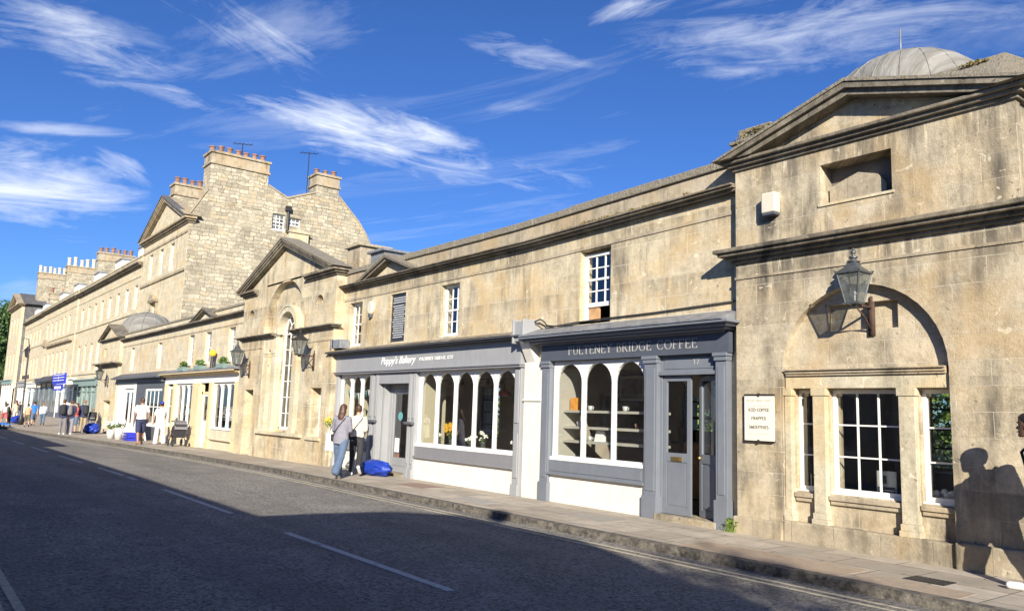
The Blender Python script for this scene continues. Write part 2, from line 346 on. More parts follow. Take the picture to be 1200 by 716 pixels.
# ------------------------------------------------------------------ mesh builder
class MB:
    def __init__(s, xf=None): s.v = []; s.f = []; s.m = []; s.xf = xf
    def add(s, vs, fs, m=0):
        o = len(s.v); s.v += [tuple(v) for v in vs]; s.f += [tuple(i+o for i in f) for f in fs]; s.m += [m]*len(fs); return s
    def box(s, x0, x1, y0, y1, z0, z1, m=0):
        return s.add([(x, y, z) for x in (x0, x1) for y in (y0, y1) for z in (z0, z1)],
            [(0,1,3,2),(4,6,7,5),(0,4,5,1),(2,3,7,6),(0,2,6,4),(1,5,7,3)], m)
    def prism(s, poly, a, b, ax='y', m=0):
        n = len(poly)
        def P(p, w):
            return {'y': (p[0], w, p[1]), 'x': (w, p[0], p[1]), 'z': (p[0], p[1], w)}[ax]
        vs = [P(p, a) for p in poly]+[P(p, b) for p in poly]
        fs = [tuple(range(n)), tuple(range(2*n-1, n-1, -1))]+[(i, n+i, n+(i+1) % n, (i+1) % n) for i in range(n)]
        return s.add(vs, fs, m)
    def tube(s, pts, r, n=8, m=0, caps=True):
        pts = [Vector(p) for p in pts]; rr = r if hasattr(r, '__len__') else [r]*len(pts)
        vs = []; fs = []
        prev = None
        for i, p in enumerate(pts):
            d = (pts[min(i+1, len(pts)-1)]-pts[max(i-1, 0)]).normalized()
            a = prev if prev is not None else (Vector((0, 0, 1)) if abs(d.z) < .9 else Vector((1, 0, 0)))
            u = d.cross(a).normalized(); w = u.cross(d).normalized(); prev = w
            for k in range(n):
                t = 2*PI*k/n; vs.append(p+(u*math.cos(t)+w*math.sin(t))*rr[i])
        for i in range(len(pts)-1):
            for k in range(n): fs.append((i*n+k, i*n+(k+1) % n, (i+1)*n+(k+1) % n, (i+1)*n+k))
        if caps: fs += [tuple(range(n-1, -1, -1)), tuple((len(pts)-1)*n+k for k in range(n))]
        return s.add(vs, fs, m)
    def lathe(s, prof, c, n=16, m=0, sq=False):
        vs = []; fs = []
        for r, z in prof:
            for k in range(n):
                t = 2*PI*(k+(.5 if sq else 0))/n; vs.append((c[0]+r*math.cos(t), c[1]+r*math.sin(t), c[2]+z))
        for i in range(len(prof)-1):
            for k in range(n): fs.append((i*n+k, i*n+(k+1) % n, (i+1)*n+(k+1) % n, (i+1)*n+k))
        fs += [tuple(range(n-1, -1, -1)), tuple((len(prof)-1)*n+k for k in range(n))]
        return s.add(vs, fs, m)
    def ball(s, c, rx, ry=None, rz=None, n=12, m=0):
        ry = ry or rx; rz = rz or rx; k = n//2; vs = []; fs = []
        for i in range(k+1):
            a = -PI/2+PI*i/k
            rad = max(math.cos(a), .02)
            for j in range(n): t = 2*PI*j/n; vs.append((c[0]+rx*rad*math.cos(t), c[1]+ry*rad*math.sin(t), c[2]+rz*math.sin(a)))
        for i in range(k):
            for j in range(n): fs.append((i*n+j, i*n+(j+1) % n, (i+1)*n+(j+1) % n, (i+1)*n+j))
        fs += [tuple(range(n-1, -1, -1)), tuple(k*n+j for j in range(n))]
        return s.add(vs, fs, m)
    def wall(s, u0, u1, z0, z1, w0, w1, ops=(), ax='y', m=0, extra_z=(), arches=()):
        # slab spanning u (along), z, thickness w0(front)..w1; ops = (ua,ub,za,zb) holes; arches = (uc,r,zspring) round heads
        ops = list(ops)+[(c-r, c+r, zs, zs+r) for c, r, zs in arches]
        us = sorted({u0, u1}|{max(u0, min(u1, x)) for o in ops for x in o[:2]})
        zs = sorted({z0, z1}|{max(z0, min(z1, x)) for o in ops for x in o[2:]})
        def solid(i, j):
            if i < 0 or j < 0 or i >= len(us)-1 or j >= len(zs)-1: return False
            cu = (us[i]+us[i+1])/2; cz = (zs[j]+zs[j+1])/2
            return not any(o[0] < cu < o[1] and o[2] < cz < o[3] for o in ops)
        def P(u, w, z): return (u, w, z) if ax == 'y' else (w, u, z)
        for i in range(len(us)-1):
            for j in range(len(zs)-1):
                if not solid(i, j): continue
                a, b, c, d = us[i], us[i+1], zs[j], zs[j+1]
                s.add([P(a, w0, c), P(b, w0, c), P(b, w0, d), P(a, w0, d)], [(0,1,2,3)], m)
                s.add([P(a, w1, c), P(b, w1, c), P(b, w1, d), P(a, w1, d)], [(3,2,1,0)], m)
                if not solid(i-1, j): s.add([P(a, w0, c), P(a, w1, c), P(a, w1, d), P(a, w0, d)], [(0,1,2,3)], m)
                if not solid(i+1, j): s.add([P(b, w0, c), P(b, w1, c), P(b, w1, d), P(b, w0, d)], [(3,2,1,0)], m)
                if not solid(i, j-1): s.add([P(a, w0, c), P(b, w0, c), P(b, w1, c), P(a, w1, c)], [(0,1,2,3)], m)
                if not solid(i, j+1): s.add([P(a, w0, d), P(b, w0, d), P(b, w1, d), P(a, w1, d)], [(3,2,1,0)], m)
        for c, r, zsp in arches:
            K = 20 if r > .4 else 12
            pts = [(c+r*math.cos(PI*k/K), zsp+r*math.sin(PI*k/K)) for k in range(K+1)]
            for (ua, za), (ub, zb) in zip(pts[:-1], pts[1:]):
                zt = zsp+r
                for w, fl in ((w0, 1), (w1, 0)):
                    q = [P(ua, w, za), P(ub, w, zb), P(ub, w, zt), P(ua, w, zt)]
                    if abs(za-zt) < 1e-5: q = q[:3]; s.add(q, [(0,1,2)], m)
                    elif abs(zb-zt) < 1e-5: q = [q[0], q[1], q[3]]; s.add(q, [(0,1,2)], m)
                    else: s.add(q, [(0,1,2,3)], m)
                s.add([P(ua, w0, za), P(ua, w1, za), P(ub, w1, zb), P(ub, w0, zb)], [(0,1,2,3)], m)
        return s
    def build(s, name, mats, parent=None, smooth=False, loc=None, bevel=0, recalc=True):
        me = bpy.data.meshes.new(name); L = Vector(loc) if loc else Vector((0, 0, 0))
        if parent is not None and loc is None: L = Vector(parent['_w']) if '_w' in parent else L
        vs = s.v
        if s.xf: vs = [s.xf(v) for v in vs]
        me.from_pydata([(v[0]-L.x, v[1]-L.y, v[2]-L.z) for v in vs], [], s.f)
        if not isinstance(mats, (list, tuple)): mats = [mats]
        for k in mats: me.materials.append(M[k] if isinstance(k, str) else k)
        me.polygons.foreach_set('material_index', s.m)
        if smooth: me.polygons.foreach_set('use_smooth', [True]*len(s.f))
        me.update()
        if recalc:
            bm = bmesh.new(); bm.from_mesh(me); bmesh.ops.remove_doubles(bm, verts=bm.verts, dist=1e-5)
            bmesh.ops.recalc_face_normals(bm, faces=bm.faces); bm.to_mesh(me); bm.free()
        o = bpy.data.objects.new(name, me); COL.objects.link(o)
        if parent is not None:
            o.parent = parent
            o['_w'] = tuple(L)
        else:
            o.location = L; o['_w'] = tuple(L)
        if bevel:
            b = o.modifiers.new('bevel', 'BEVEL'); b.width = bevel; b.segments = 2; b.limit_method = 'ANGLE'
        return o

def thing(name, label, cat, loc=(0, 0, 0), group=None):
    o = bpy.data.objects.new(name, None); COL.objects.link(o); o.location = loc; o.empty_display_size = .3
    o['label'] = label; o['category'] = cat; o['_w'] = tuple(loc)
    if group: o['group'] = group
    return o
def tag(o, label, cat, group=None, kind=None):
    if label: o['label'] = label
    if cat: o['category'] = cat
    if group: o['group'] = group
    if kind: o['kind'] = kind
    return o
def copy_tree(o, parent=None):
    c = o.copy(); COL.objects.link(c); c.parent = parent
    for ch in list(o.children): copy_tree(ch, c)
    return c

# ------------------------------------------------------------------ ground heights
GX = [(-4000, -.4), (-150, -.4), (-70, -.33), (-54, -.27), (-36, -.15), (-28, -.08), (-20, 0), (4000, 0)]
def gz(x):
    for (a, za), (b, zb) in zip(GX[:-1], GX[1:]):
        if a <= x <= b: return za+(zb-za)*(x-a)/(b-a)
    return 0
KY = [(-4000, -4.3), (-75, -4.3), (-59, -4.0), (-46, -3.1), (-36, -2.35), (-28, -2.08), (-20, -2.05), (4000, -2.05)]
def ky(x):
    for (a, za), (b, zb) in zip(KY[:-1], KY[1:]):
        if a <= x <= b: return za+(zb-za)*(x-a)/(b-a)
    return -2.05
XS = [-3000, -400, -150, -110, -90, -75, -70, -64, -59, -54, -50, -46, -42, -39, -36, -33, -30, -28, -25, -22, -20, -15, -10, -5, 0, 5, 15, 40, 400, 3000]
def strip(name, ya, yb, dz, mat, x0=-150, x1=40, kind='structure', thick=0):
    b = MB(); xs = [x for x in XS if x0 <= x <= x1]
    if xs[0] != x0: xs.insert(0, x0)
    if xs[-1] != x1: xs.append(x1)
    for a, c in zip(xs[:-1], xs[1:]):
        q = [(a, ya(a), gz(a)+dz), (c, ya(c), gz(c)+dz), (c, yb(c), gz(c)+dz), (a, yb(a), gz(a)+dz)]
        b.add(q, [(0, 1, 2, 3)])
        if thick:
            r = [(x, y, z-thick) for x, y, z in q]
            b.add(q+r, [(0, 4, 5, 1), (3, 2, 6, 7), (4, 7, 6, 5)])
    o = b.build(name, mat); tag(o, None, None, kind=kind); return o

# ground sheet well below the street, reaching the horizon
b = MB()
for a, c in zip(XS[:-1], XS[1:]):
    b.add([(a, -3000, gz(a)-.32), (c, -3000, gz(c)-.32), (c, 3000, gz(c)-.32), (a, 3000, gz(a)-.32)], [(0, 1, 2, 3)])
tag(b.build('ground', 'ground'), None, None, kind='structure')
strip('road', lambda x: -9.4, ky, -.10, 'asphalt', -400, 60, thick=.15)
strip('pavement', lambda x: ky(x)+.16, lambda x: 4.6 if x < -55.2 else .3, 0, 'paving', -400, 60, thick=.3)
strip('kerb', ky, lambda x: ky(x)+.157, .004, 'kerb', -400, 60, thick=.3)
strip('pavement', lambda x: -12.2, lambda x: -9.56, 0, 'paving', -400, 60, thick=.3)
strip('kerb', lambda x: -9.557, lambda x: -9.4, .004, 'kerb', -400, 60, thick=.3)
strip('river_bank', lambda x: 9, lambda x: 60, -.2, 'ground', -54, 60)
# painted lines, each run one marking
def line(name, pts, w, mat, dz=-.096):
    b = MB()
    for (x0, y0), (x1, y1) in pts:
        n = max(1, int(abs(x1-x0)/2))
        for i in range(n):
            a = x0+(x1-x0)*i/n; c = x0+(x1-x0)*(i+1)/n
            ya = y0+(y1-y0)*i/n; yc = y0+(y1-y0)*(i+1)/n
            b.add([(a, ya-w/2, gz(a)+dz), (c, yc-w/2, gz(c)+dz), (c, yc+w/2, gz(c)+dz), (a, ya+w/2, gz(a)+dz)], [(0, 1, 2, 3)])
    o = b.build(name, mat); tag(o, None, None, kind='structure'); return o
x = -6.5; k = 0
while x > -90:
    line('centre_line', [((x, -5.6), (x-4.05, -5.6))], .10, 'road_white'); x -= 6.25
def run(off, w, x0, x1, mat):
    xs = [q for q in XS if x0 < q < x1]; xs = [x0]+xs+[x1]
    line('kerb_line', [((a, ky(a)+off), (c, ky(c)+off)) for a, c in zip(xs[:-1], xs[1:])], w, mat)
run(-.28, .07, -80, 30, 'road_yellow'); run(-.45, .07, -80, 30, 'road_yellow')
line('kerb_line', [((-80, -9.01), (30, -9.01))], .075, 'road_yellow'); line('kerb_line', [((-80, -9.15), (30, -9.15))], .075, 'road_yellow')
# pavement drain cover and stone patches
b = MB(); b.box(-4.28, -3.86, -1.36, -1.06, .0, .006)
for i in range(9): b.box(-4.26+i*.045, -4.24+i*.045, -1.33, -1.09, .006, .012)
tag(b.build('drain_cover', 'iron'), 'small ribbed metal drain cover in the pavement near the right edge', 'drain cover')
for i,(x0, x1, y0, y1, c) in enumerate([(-9.9, -8.9, -1.25, -.75, (.32, .29, .25)), (-12.6, -11.6, -1.6, -1.1, (.33, .31, .28)), (-6.9, -4.7, -1.88, -1.25, (.36, .28, .20)), (-4.6, -3.5, -1.88, -1.45, (.34, .27, .2)), (-15.5, -14.4, -1.1, -.5, (.25, .17, .13))]):
    M['patch%d' % i] = plain('paving_patch', c, .9, 0, .15, 10, .3)
    b = MB(); b.box(x0, x1, y0, y1, -.01, .004); tag(b.build('pavement_patch', 'patch%d' % i), None, None, kind='structure')
def leafblob(b, c, r, n, s, m=0):
    for k in range(n):
        v = Vector((random.gauss(0, 1), random.gauss(0, 1), random.gauss(0, 1))).normalized()*random.random()**.4
        p = Vector(c)+Vector((v.x*r[0], v.y*r[1], v.z*r[2]))
        a = Vector((random.uniform(-1, 1), random.uniform(-1, 1), random.uniform(-1, 1))).normalized(); w = a.cross(Vector((random.uniform(-1, 1), random.uniform(-1, 1), random.uniform(-1, 1)))).normalized()
        q = s*random.uniform(.6, 1.3)
        b.add([p-a*q, p+w*q*.5, p+a*q, p-w*q*.5], [(0, 1, 2, 3)], m)
# ------------------------------------------------------------------ building helpers
def sash(parent, x0, x1, z0, z1, y, cols, rows, mat='white_paint', fw=.055, bar=.02, name='sash_window', pane='glass', ax='y', d=.05, sill=0, meet=True, sillmat=None, arched=False):
    b = MB()
    def B(a, c, w0, w1, e, g):
        if ax == 'y': b.box(a, c, w0, w1, e, g)
        else: b.box(w0, w1, a, c, e, g)
    s = 1 if ax == 'y' else -1
    Y0, Y1 = (y, y+d) if ax == 'y' else (y-d, y)
    B(x0, x0+fw, Y0, Y1, z0, z1); B(x1-fw, x1, Y0, Y1, z0, z1)
    B(x0+fw, x1-fw, Y0, Y1, z0, z0+fw*1.3); B(x0+fw, x1-fw, Y0, Y1, z1-fw, z1)
    zi0, zi1, xi0, xi1 = z0+fw*1.3, z1-fw, x0+fw, x1-fw
    yb0, yb1 = (y+.012, y+.04) if ax == 'y' else (y-.04, y-.012)
    for i in range(1, cols):
        xx = xi0+(xi1-xi0)*i/cols; B(xx-bar/2, xx+bar/2, yb0, yb1, zi0, zi1)
    for j in range(1, rows):
        zz = zi0+(zi1-zi0)*j/rows; w = bar/2*(1.9 if (meet and j*2 == rows) else 1)
        yo = .003 if not (meet and j*2 == rows) else -.008
        if ax == 'y': B(xi0, xi1, yb0+yo, yb1+yo, zz-w, zz+w)
        else: B(xi0, xi1, yb0-yo, yb1-yo, zz-w, zz+w)
    if sill: B(x0-.03, x1+.03, *((y-sill, y-.002) if ax == 'y' else (y+.002, y+sill)), z0-.06, z0+.01)
    o = b.build(name, mat, parent)
    g = MB(); yg = y+.026 if ax == 'y' else y-.026
    if ax == 'y': g.add([(xi0, yg, zi0), (xi1, yg, zi0), (xi1, yg, zi1), (xi0, yg, zi1)], [(0, 1, 2, 3)])
    else: g.add([(yg, xi0, zi0), (yg, xi1, zi0), (yg, xi1, zi1), (yg, xi0, zi1)], [(0, 1, 2, 3)])
    g.build('pane', pane, o, recalc=False)
    return o

def cornice(b, x0, x1, yf, z0, steps, left=False, right=False, yb=None, m=0):
    z = z0
    for h, p in steps:
        b.box(x0-(p if left else 0), x1+(p if right else 0), yf-p, (yb if yb is not None else yf+.25), z, z+h, m); z += h
def pediment(b, x0, x1, zb, za, yf, p, th, m=0, yb=None, steps=2, tymp=None, mt=1, base=True, bh=.12):
    xm = (x0+x1)/2; yb = yf+.5 if yb is None else yb
    sl = (za-zb)/(xm-x0)
    for k in range(steps):
        t0 = th*k/steps; t1 = th*(k+1)/steps; pp = p*(1-.45*k/(steps-.0))
        for sgn in (-1, 1):
            def q(x): return xm+sgn*abs(x-xm)
            # band between offset t0 and t1 below the rake line
            P = [(q(x0), zb-t0), (xm, za-t0), (xm, za-t1), (q(x0), zb-t1)]
            if base:
                P = [(q(x0+t0/sl), zb), (xm, za-t0), (xm, za-t1), (q(x0+t1/sl), zb)]
            b.prism(P, yf-pp, yb, 'y', m)
    if tymp is not None:
        b.prism([(x0+.1, zb-.002), (x1-.1, zb-.002), (xm, za-th*.9)], yf+tymp, yb-.05, 'y', mt)
def arcade(parent, x0, x1, z0, z1, y, n, mat='white_paint', bw=.06, name='shop_window', th=.07, head=None, side=.05, bottom=.06):
    # wooden shop window of n tall round-headed lights, one pane of glass behind
    w = (x1-x0-2*side-(n-1)*bw)/n; r = w/2; b = MB(); ops = []; ar = []
    rr = r
    for i in range(n):
        a = x0+side+i*(w+bw); zs = z1-.05-r
        ops.append((a, a+w, z0+bottom, zs)); ar.append((a+r, r, zs))
    b.wall(x0, x1, z0, z1, y, y+th, ops, 'y', 0, arches=ar)
    b.box(x0-.02, x1+.02, y-.05, y-.002, z0-.03, z0+.035)
    for i in range(1, n):
        xx = x0+side+i*(w+bw)-bw/2
        b.box(xx-.012, xx+.012, y-.016, y-.001, z0+.04, z1-.12)
    o = b.build(name, mat, parent)
    g = MB(); g.add([(x0+side/2, y+th*.6, z0+.02), (x1-side/2, y+th*.6, z0+.02), (x1-side/2, y+th*.6, z1-.02), (x0+side/2, y+th*.6, z1-.02)], [(0, 1, 2, 3)])
    g.build('pane', 'glass', o, recalc=False)
    return o
def pilaster(b, x0, x1, y0, y1, z0, z1, m=0, base=.35, cap=.12, flute=True):
    b.box(x0, x1, y0, y1, z0, z1, m)
    b.box(x0-.02, x1+.02, y0-.03, y1-.004, z0, z0+base, m)
    b.box(x0-.03, x1+.03, y0-.05, y1-.006, z1-cap*.45, z1, m); b.box(x0-.015, x1+.015, y0-.03, y1-.005, z1-cap, z1-cap*.45, m)
    if flute:
        b.box(x0+.04, x1-.04, y0-.012, y0+.02, z0+base+.08, z1-cap-.08, m)
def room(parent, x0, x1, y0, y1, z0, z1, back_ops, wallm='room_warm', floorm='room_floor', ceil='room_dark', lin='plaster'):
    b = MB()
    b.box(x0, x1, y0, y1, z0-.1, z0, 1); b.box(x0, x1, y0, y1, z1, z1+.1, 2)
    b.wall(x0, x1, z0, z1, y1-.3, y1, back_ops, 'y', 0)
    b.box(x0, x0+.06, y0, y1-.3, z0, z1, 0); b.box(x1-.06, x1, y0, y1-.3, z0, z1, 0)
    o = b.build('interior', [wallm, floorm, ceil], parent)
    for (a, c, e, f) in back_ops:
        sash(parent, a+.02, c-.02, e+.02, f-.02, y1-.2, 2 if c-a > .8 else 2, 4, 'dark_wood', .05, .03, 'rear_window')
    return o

# stroke letters (roman capitals with serifs), unit height 1
def arc(cx, cz, rx, rz, a0, a1, n=8): return [(cx+rx*math.cos(math.radians(a0+(a1-a0)*i/n)), cz+rz*math.sin(math.radians(a0+(a1-a0)*i/n))) for i in range(n+1)]
GL = {
 'P': (.6, [[(.1,0),(.1,1)], [(.1,1)]+arc(.28,.76,.25,.24,90,-90)+[(.1,.52)]], [(.1,0),(.1,1)]),
 'U': (.75, [[(.1,1),(.1,.3)]+arc(.37,.3,.27,.3,180,360)+[(.64,1)]], [(.1,1),(.64,1)]),
 'L': (.6, [[(.1,1),(.1,0),(.55,0),(.55,.14)]], [(.1,1)]),
 'T': (.7, [[(.35,0),(.35,1)], [(.02,.86),(.02,1),(.68,1),(.68,.86)]], [(.35,0)]),
 'E': (.6, [[(.52,.86),(.52,1),(.1,1),(.1,0),(.55,0),(.55,.14)], [(.1,.52),(.42,.52)]], []),
 'N': (.8, [[(.1,0),(.1,1),(.68,0),(.68,1)]], [(.1,0),(.68,1)]),
 'Y': (.7, [[(.02,1),(.35,.48),(.68,1)], [(.35,.48),(.35,0)]], [(.35,0),(.02,1),(.68,1)]),
 'B': (.62, [[(.1,0),(.1,1)], [(.1,1)]+arc(.26,.77,.22,.23,90,-90)+[(.1,.54)], [(.1,.54)]+arc(.28,.27,.27,.27,90,-90)+[(.1,0)]], []),
 'R': (.7, [[(.1,0),(.1,1)], [(.1,1)]+arc(.28,.76,.24,.24,90,-90)+[(.1,.52)], [(.3,.52),(.66,0)]], [(.1,0),(.1,1)]),
 'I': (.3, [[(.15,0),(.15,1)]], [(.15,0),(.15,1)]),
 'D': (.78, [[(.1,0),(.1,1)], [(.1,1)]+arc(.25,.5,.46,.5,90,-90)+[(.1,0)]], []),
 'G': (.8, [arc(.42,.5,.38,.5,45,315,14)+[(.7,.45),(.55,.45)]], []),
 'C': (.75, [arc(.42,.5,.38,.5,45,315,14)], []),
 'O': (.86, [arc(.43,.5,.38,.5,0,360,16)], []),
 'F': (.58, [[(.52,.86),(.52,1),(.1,1),(.1,0)], [(.1,.52),(.42,.52)]], [(.1,0)]),
 'A': (.72, [[(.04,0),(.36,1),(.68,0)], [(.16,.36),(.56,.36)]], [(.04,0),(.68,0)]),
 'S': (.6, [arc(.3,.74,.22,.25,30,270,9)+arc(.3,.25,.25,.25,90,-160,9)], []),
 'M': (.95, [[(.1,0),(.14,1),(.48,.1),(.82,1),(.86,0)]], [(.1,0),(.86,0)]),
 'H': (.8, [[(.1,0),(.1,1)], [(.68,0),(.68,1)], [(.1,.52),(.68,.52)]], [(.1,0),(.1,1),(.68,0),(.68,1)]),
 'K': (.7, [[(.1,0),(.1,1)], [(.62,1),(.12,.45),(.66,0)]], [(.1,0),(.1,1)]),
 '1': (.4, [[(.08,.82),(.22,1),(.22,0)]], [(.22,0)]),
 '7': (.5, [[(.05,.88),(.05,1),(.48,1),(.2,0)]], []),
 '-': (.4, [[(.06,.45),(.34,.45)]], []), '.': (.2, [[(.1,0),(.1,.06)]], []), ' ': (.45, [], []), '&': (.7, [arc(.3,.75,.16,.22,-60,240,10)+arc(.3,.25,.24,.25,120,400,10)], []),
}
def lettering(text, xa, xb, zb, h, y, parent, mat, name='fascia_lettering', w=.11, th=.006):
    wid = sum(GL[c][0]+.12 for c in text)-.12; sx = (xb-xa)/wid; b = MB(); x = xa; hw = w*h/2; hx = w*min(sx, h*1.6)/2
    for c in text:
        W, strokes, ser = GL[c]
        for st in strokes:
            pts = [(x+px*sx, zb+pz*h) for px, pz in st]
            for (ax_, az), (bx_, bz) in zip(pts[:-1], pts[1:]):
                d = Vector((bx_-ax_, bz-az)); L = d.length
                if L < 1e-6: continue
                d /= L; n = Vector((-d.y, d.x))
                ww = hw*(1.15 if abs(d.y) > .5 else .7); e = d*ww*.5
                b.prism([(ax_-e.x+n.x*ww, az-e.y+n.y*ww), (ax_-e.x-n.x*ww, az-e.y-n.y*ww), (bx_+e.x-n.x*ww, bz+e.y-n.y*ww), (bx_+e.x+n.x*ww, bz+e.y+n.y*ww)], y-th, y, 'y')
        for px, pz in ser:
            X_ = x+px*sx; Z_ = zb+pz*h-(h*.06 if pz > .5 else 0)
            b.box(X_-sx*.13, X_+sx*.13, y-th, y, Z_, Z_+h*.06)
        x += (W+.12)*sx
    return b.build(name, mat, parent)
def script_text(text, x, z, h, y, parent, mat, name='fascia_lettering', shear=.35, width=None):
    c = bpy.data.curves.new(name, 'FONT'); c.body = text; c.size = h; c.shear = shear; c.extrude = .003; c.offset = .0025
    o = bpy.data.objects.new(name, c); COL.objects.link(o)
    dg = bpy.context.evaluated_depsgraph_get(); dg.update(); me = bpy.data.meshes.new_from_object(o.evaluated_get(dg))
    bpy.data.objects.remove(o)
    o = bpy.data.objects.new(name, me); COL.objects.link(o)
    xs = [v.co.x for v in me.vertices]; s = width/(max(xs)-min(xs)) if width else 1
    L = Vector(parent['_w'])
    for v in me.vertices: v.co = Vector((v.co.x*s+x, y-v.co.z, v.co.y+z))-L
    me.materials.clear(); me.materials.append(M[mat]); o.parent = parent; return o

# ------------------------------------------------------------------ RIGHT CORNER PAVILION
PV = thing('corner_pavilion', 'domed honey stone corner pavilion with arched recess, lantern and pediment at right edge', 'building', (-5.36, -.15, 0))
b = MB(); YF = -.15
lx, rx = -7.25, -3.38
b.wall(lx, rx, .24, 5.45, YF, -.03, [(-6.48, -4.24, .24, 2.31), (-5.84, -4.84, 4.6, 5.16)], arches=[(-5.36, 1.12, 2.31)])
b.wall(lx+.02, rx-.02, .24, 5.45, -.03, .06, [(-6.36, -6.05, .68, 2.06), (-5.85, -4.88, .68, 2.06), (-4.66, -4.27, .68, 2.06), (-5.84, -4.88, 2.84, 3.2), (-5.84, -4.84, 4.6, 5.16)])
b.wall(lx+.02, rx-.02, .24, 5.45, .06, .32, [(-6.36, -6.05, .68, 2.06), (-5.85, -4.88, .68, 2.06), (-4.66, -4.27, .68, 2.06), (-5.84, -4.84, 4.6, 5.16)])
b.wall(.32, 4.2, .24, 5.45, rx-.35, rx, [(1.4, 2.2, .9, 2.1)], 'x'); b.box(lx+.02, lx+.35, .32, 4.2, 2.7, 5.45)
b.build('wall', 'stone_right', PV)
b = MB()
b.box(lx-.05, -6.49, YF-.05, .3, -.1, .24); b.box(-6.49, -4.23, YF-.02, .3, -.1, .27); b.box(-4.23, rx+.05, YF-.07, .3, -.1, .30)
b.box(rx-.3, rx+.05, .3, 4.2, -.1, .28)
b.build('plinth', 'stone_lowcourse', PV, bevel=.02)
b = MB()   # pilasters, lintel and cornice of the three-light window
for a, c in ((-6.47, -6.37), (-6.04, -5.86), (-4.87, -4.67)):
    b.box(a, c, -.125, -.028, .42, 2.0); b.box(a-.03, c+.03, -.15, -.029, .27, .34); b.box(a-.015, c+.015, -.14, -.0285, .34, .42)
    b.box(a-.02, c+.02, -.14, -.029, 1.97, 2.07)
b.box(-6.46, -4.26, -.11, -.0275, 2.07, 2.24)
b.build('window_surround', 'stone_pale', PV, bevel=.006)
b = MB(); cornice(b, -6.44, -4.28, -.11, 2.24, [(.03, .03), (.04, .05), (.02, .08)], yb=-.026); b.build('window_cornice', 'stone_band', PV, bevel=.004)
for a, c in ((-6.36, -6.05), (-5.85, -4.88), (-4.66, -4.25)):
    b = MB(); b.box(a, c, -.095, -.0265, .60, .66); b.box(a+.01, c-.01, -.07, -.0262, .545, .60); b.build('stone_sill', 'stone_band', PV, bevel=.008)
sash(PV, -6.355, -6.055, .69, 2.055, .05, 1, 3, fw=.045, sill=.06, meet=False)
sash(PV, -5.845, -4.885, .69, 2.055, .05, 3, 3, fw=.05, sill=.06, meet=False)
sash(PV, -4.655, -4.275, .69, 2.055, .05, 1, 3, fw=.05, sill=.06, meet=False)
b = MB(); b.box(lx-.012, rx+.012, YF-.018, YF+.05, 3.70, 3.735); b.build('string_course', 'stone_band', PV)
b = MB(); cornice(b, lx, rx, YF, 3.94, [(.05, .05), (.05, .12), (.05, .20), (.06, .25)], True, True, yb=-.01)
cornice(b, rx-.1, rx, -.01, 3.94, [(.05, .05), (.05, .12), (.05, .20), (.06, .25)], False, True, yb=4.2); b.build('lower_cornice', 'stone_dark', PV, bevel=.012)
b = MB()
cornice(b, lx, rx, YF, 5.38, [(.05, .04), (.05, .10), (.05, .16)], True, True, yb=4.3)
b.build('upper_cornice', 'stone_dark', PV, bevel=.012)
b = MB(); pediment(b, lx-.2, rx+.2, 5.535, 6.15, YF, .25, .17, 0, yb=.35, steps=2, tymp=.03, mt=1)
b.build('pediment', ['stone_dark', 'stone_right'], PV)
b = MB()
b.prism([(lx-.26, 5.54), (-5.315, 6.20), (rx+.26, 5.54), (rx+.14, 5.54), (-5.315, 6.152), (lx-.14, 5.54)], YF-.27, 1.2, 'y')
b.build('rake_coping', 'coping', PV)
b = MB()
b.prism([(.0, 5.54), (.7, 6.36), (2.0, 6.6), (4.2, 5.54)], -5.2, -3.76, 'x')
b.prism([(.1, 5.54), (.5, 5.8), (2.0, 6.4), (4.2, 5.54)], -6.9, -5.2, 'x')
b.build('roof', 'coping', PV)
b = MB(); b.box(-7.50, -6.98, .12, 1.6, 5.545, 5.93); b.box(-7.55, -7.02, .08, 1.5, 5.93, 5.99); b.box(-7.47, -6.95, .22, 1.5, 5.99, 6.17); b.box(-7.5, -6.9, .26, 1.5, 6.17, 6.22)
b.build('west_coping', 'coping', PV, bevel=.02)
b = MB()
leafblob(b, (-7.3, .1, 5.95), (.2, .03, .15), 200, .018); leafblob(b, (-7.1, .2, 6.12), (.22, .04, .05), 160, .018); leafblob(b, (-4.1, .62, 6.30), (.2, .06, .03), 160, .02)
b.build('moss_clumps', 'moss', PV, recalc=False)
prof = [(1.40, -.35), (1.40, 0)]+[(1.40*math.cos(a), 1.40*math.sin(a)) for a in [i*PI/2/12 for i in range(0, 12)]]+[(.03, 1.40)]
b = MB(); b.lathe(prof, (-5.70, 2.2, 6.06), 40)
d = b.build('dome', 'dome', PV, smooth=True)
for i in range(len(d.data.vertices)): pass
b = MB()
for k in range(20):
    t = 2*PI*k/20+.05
    b.tube([(-5.70+1.398*math.cos(a)*math.cos(t), 2.2+1.398*math.cos(a)*math.sin(t), 6.06+1.398*math.sin(a)) for a in [i*1.5/8 for i in range(9)]], .013, 5)
b.build('rib', 'dome', d, smooth=True)
b = MB(); b.tube([(-5.78, 2.2, 7.42), (-5.78, 2.2, 7.96)], .013, 6); b.ball((-5.78, 2.2, 7.45), .045, n=10); b.build('finial', 'lead', d, smooth=True)
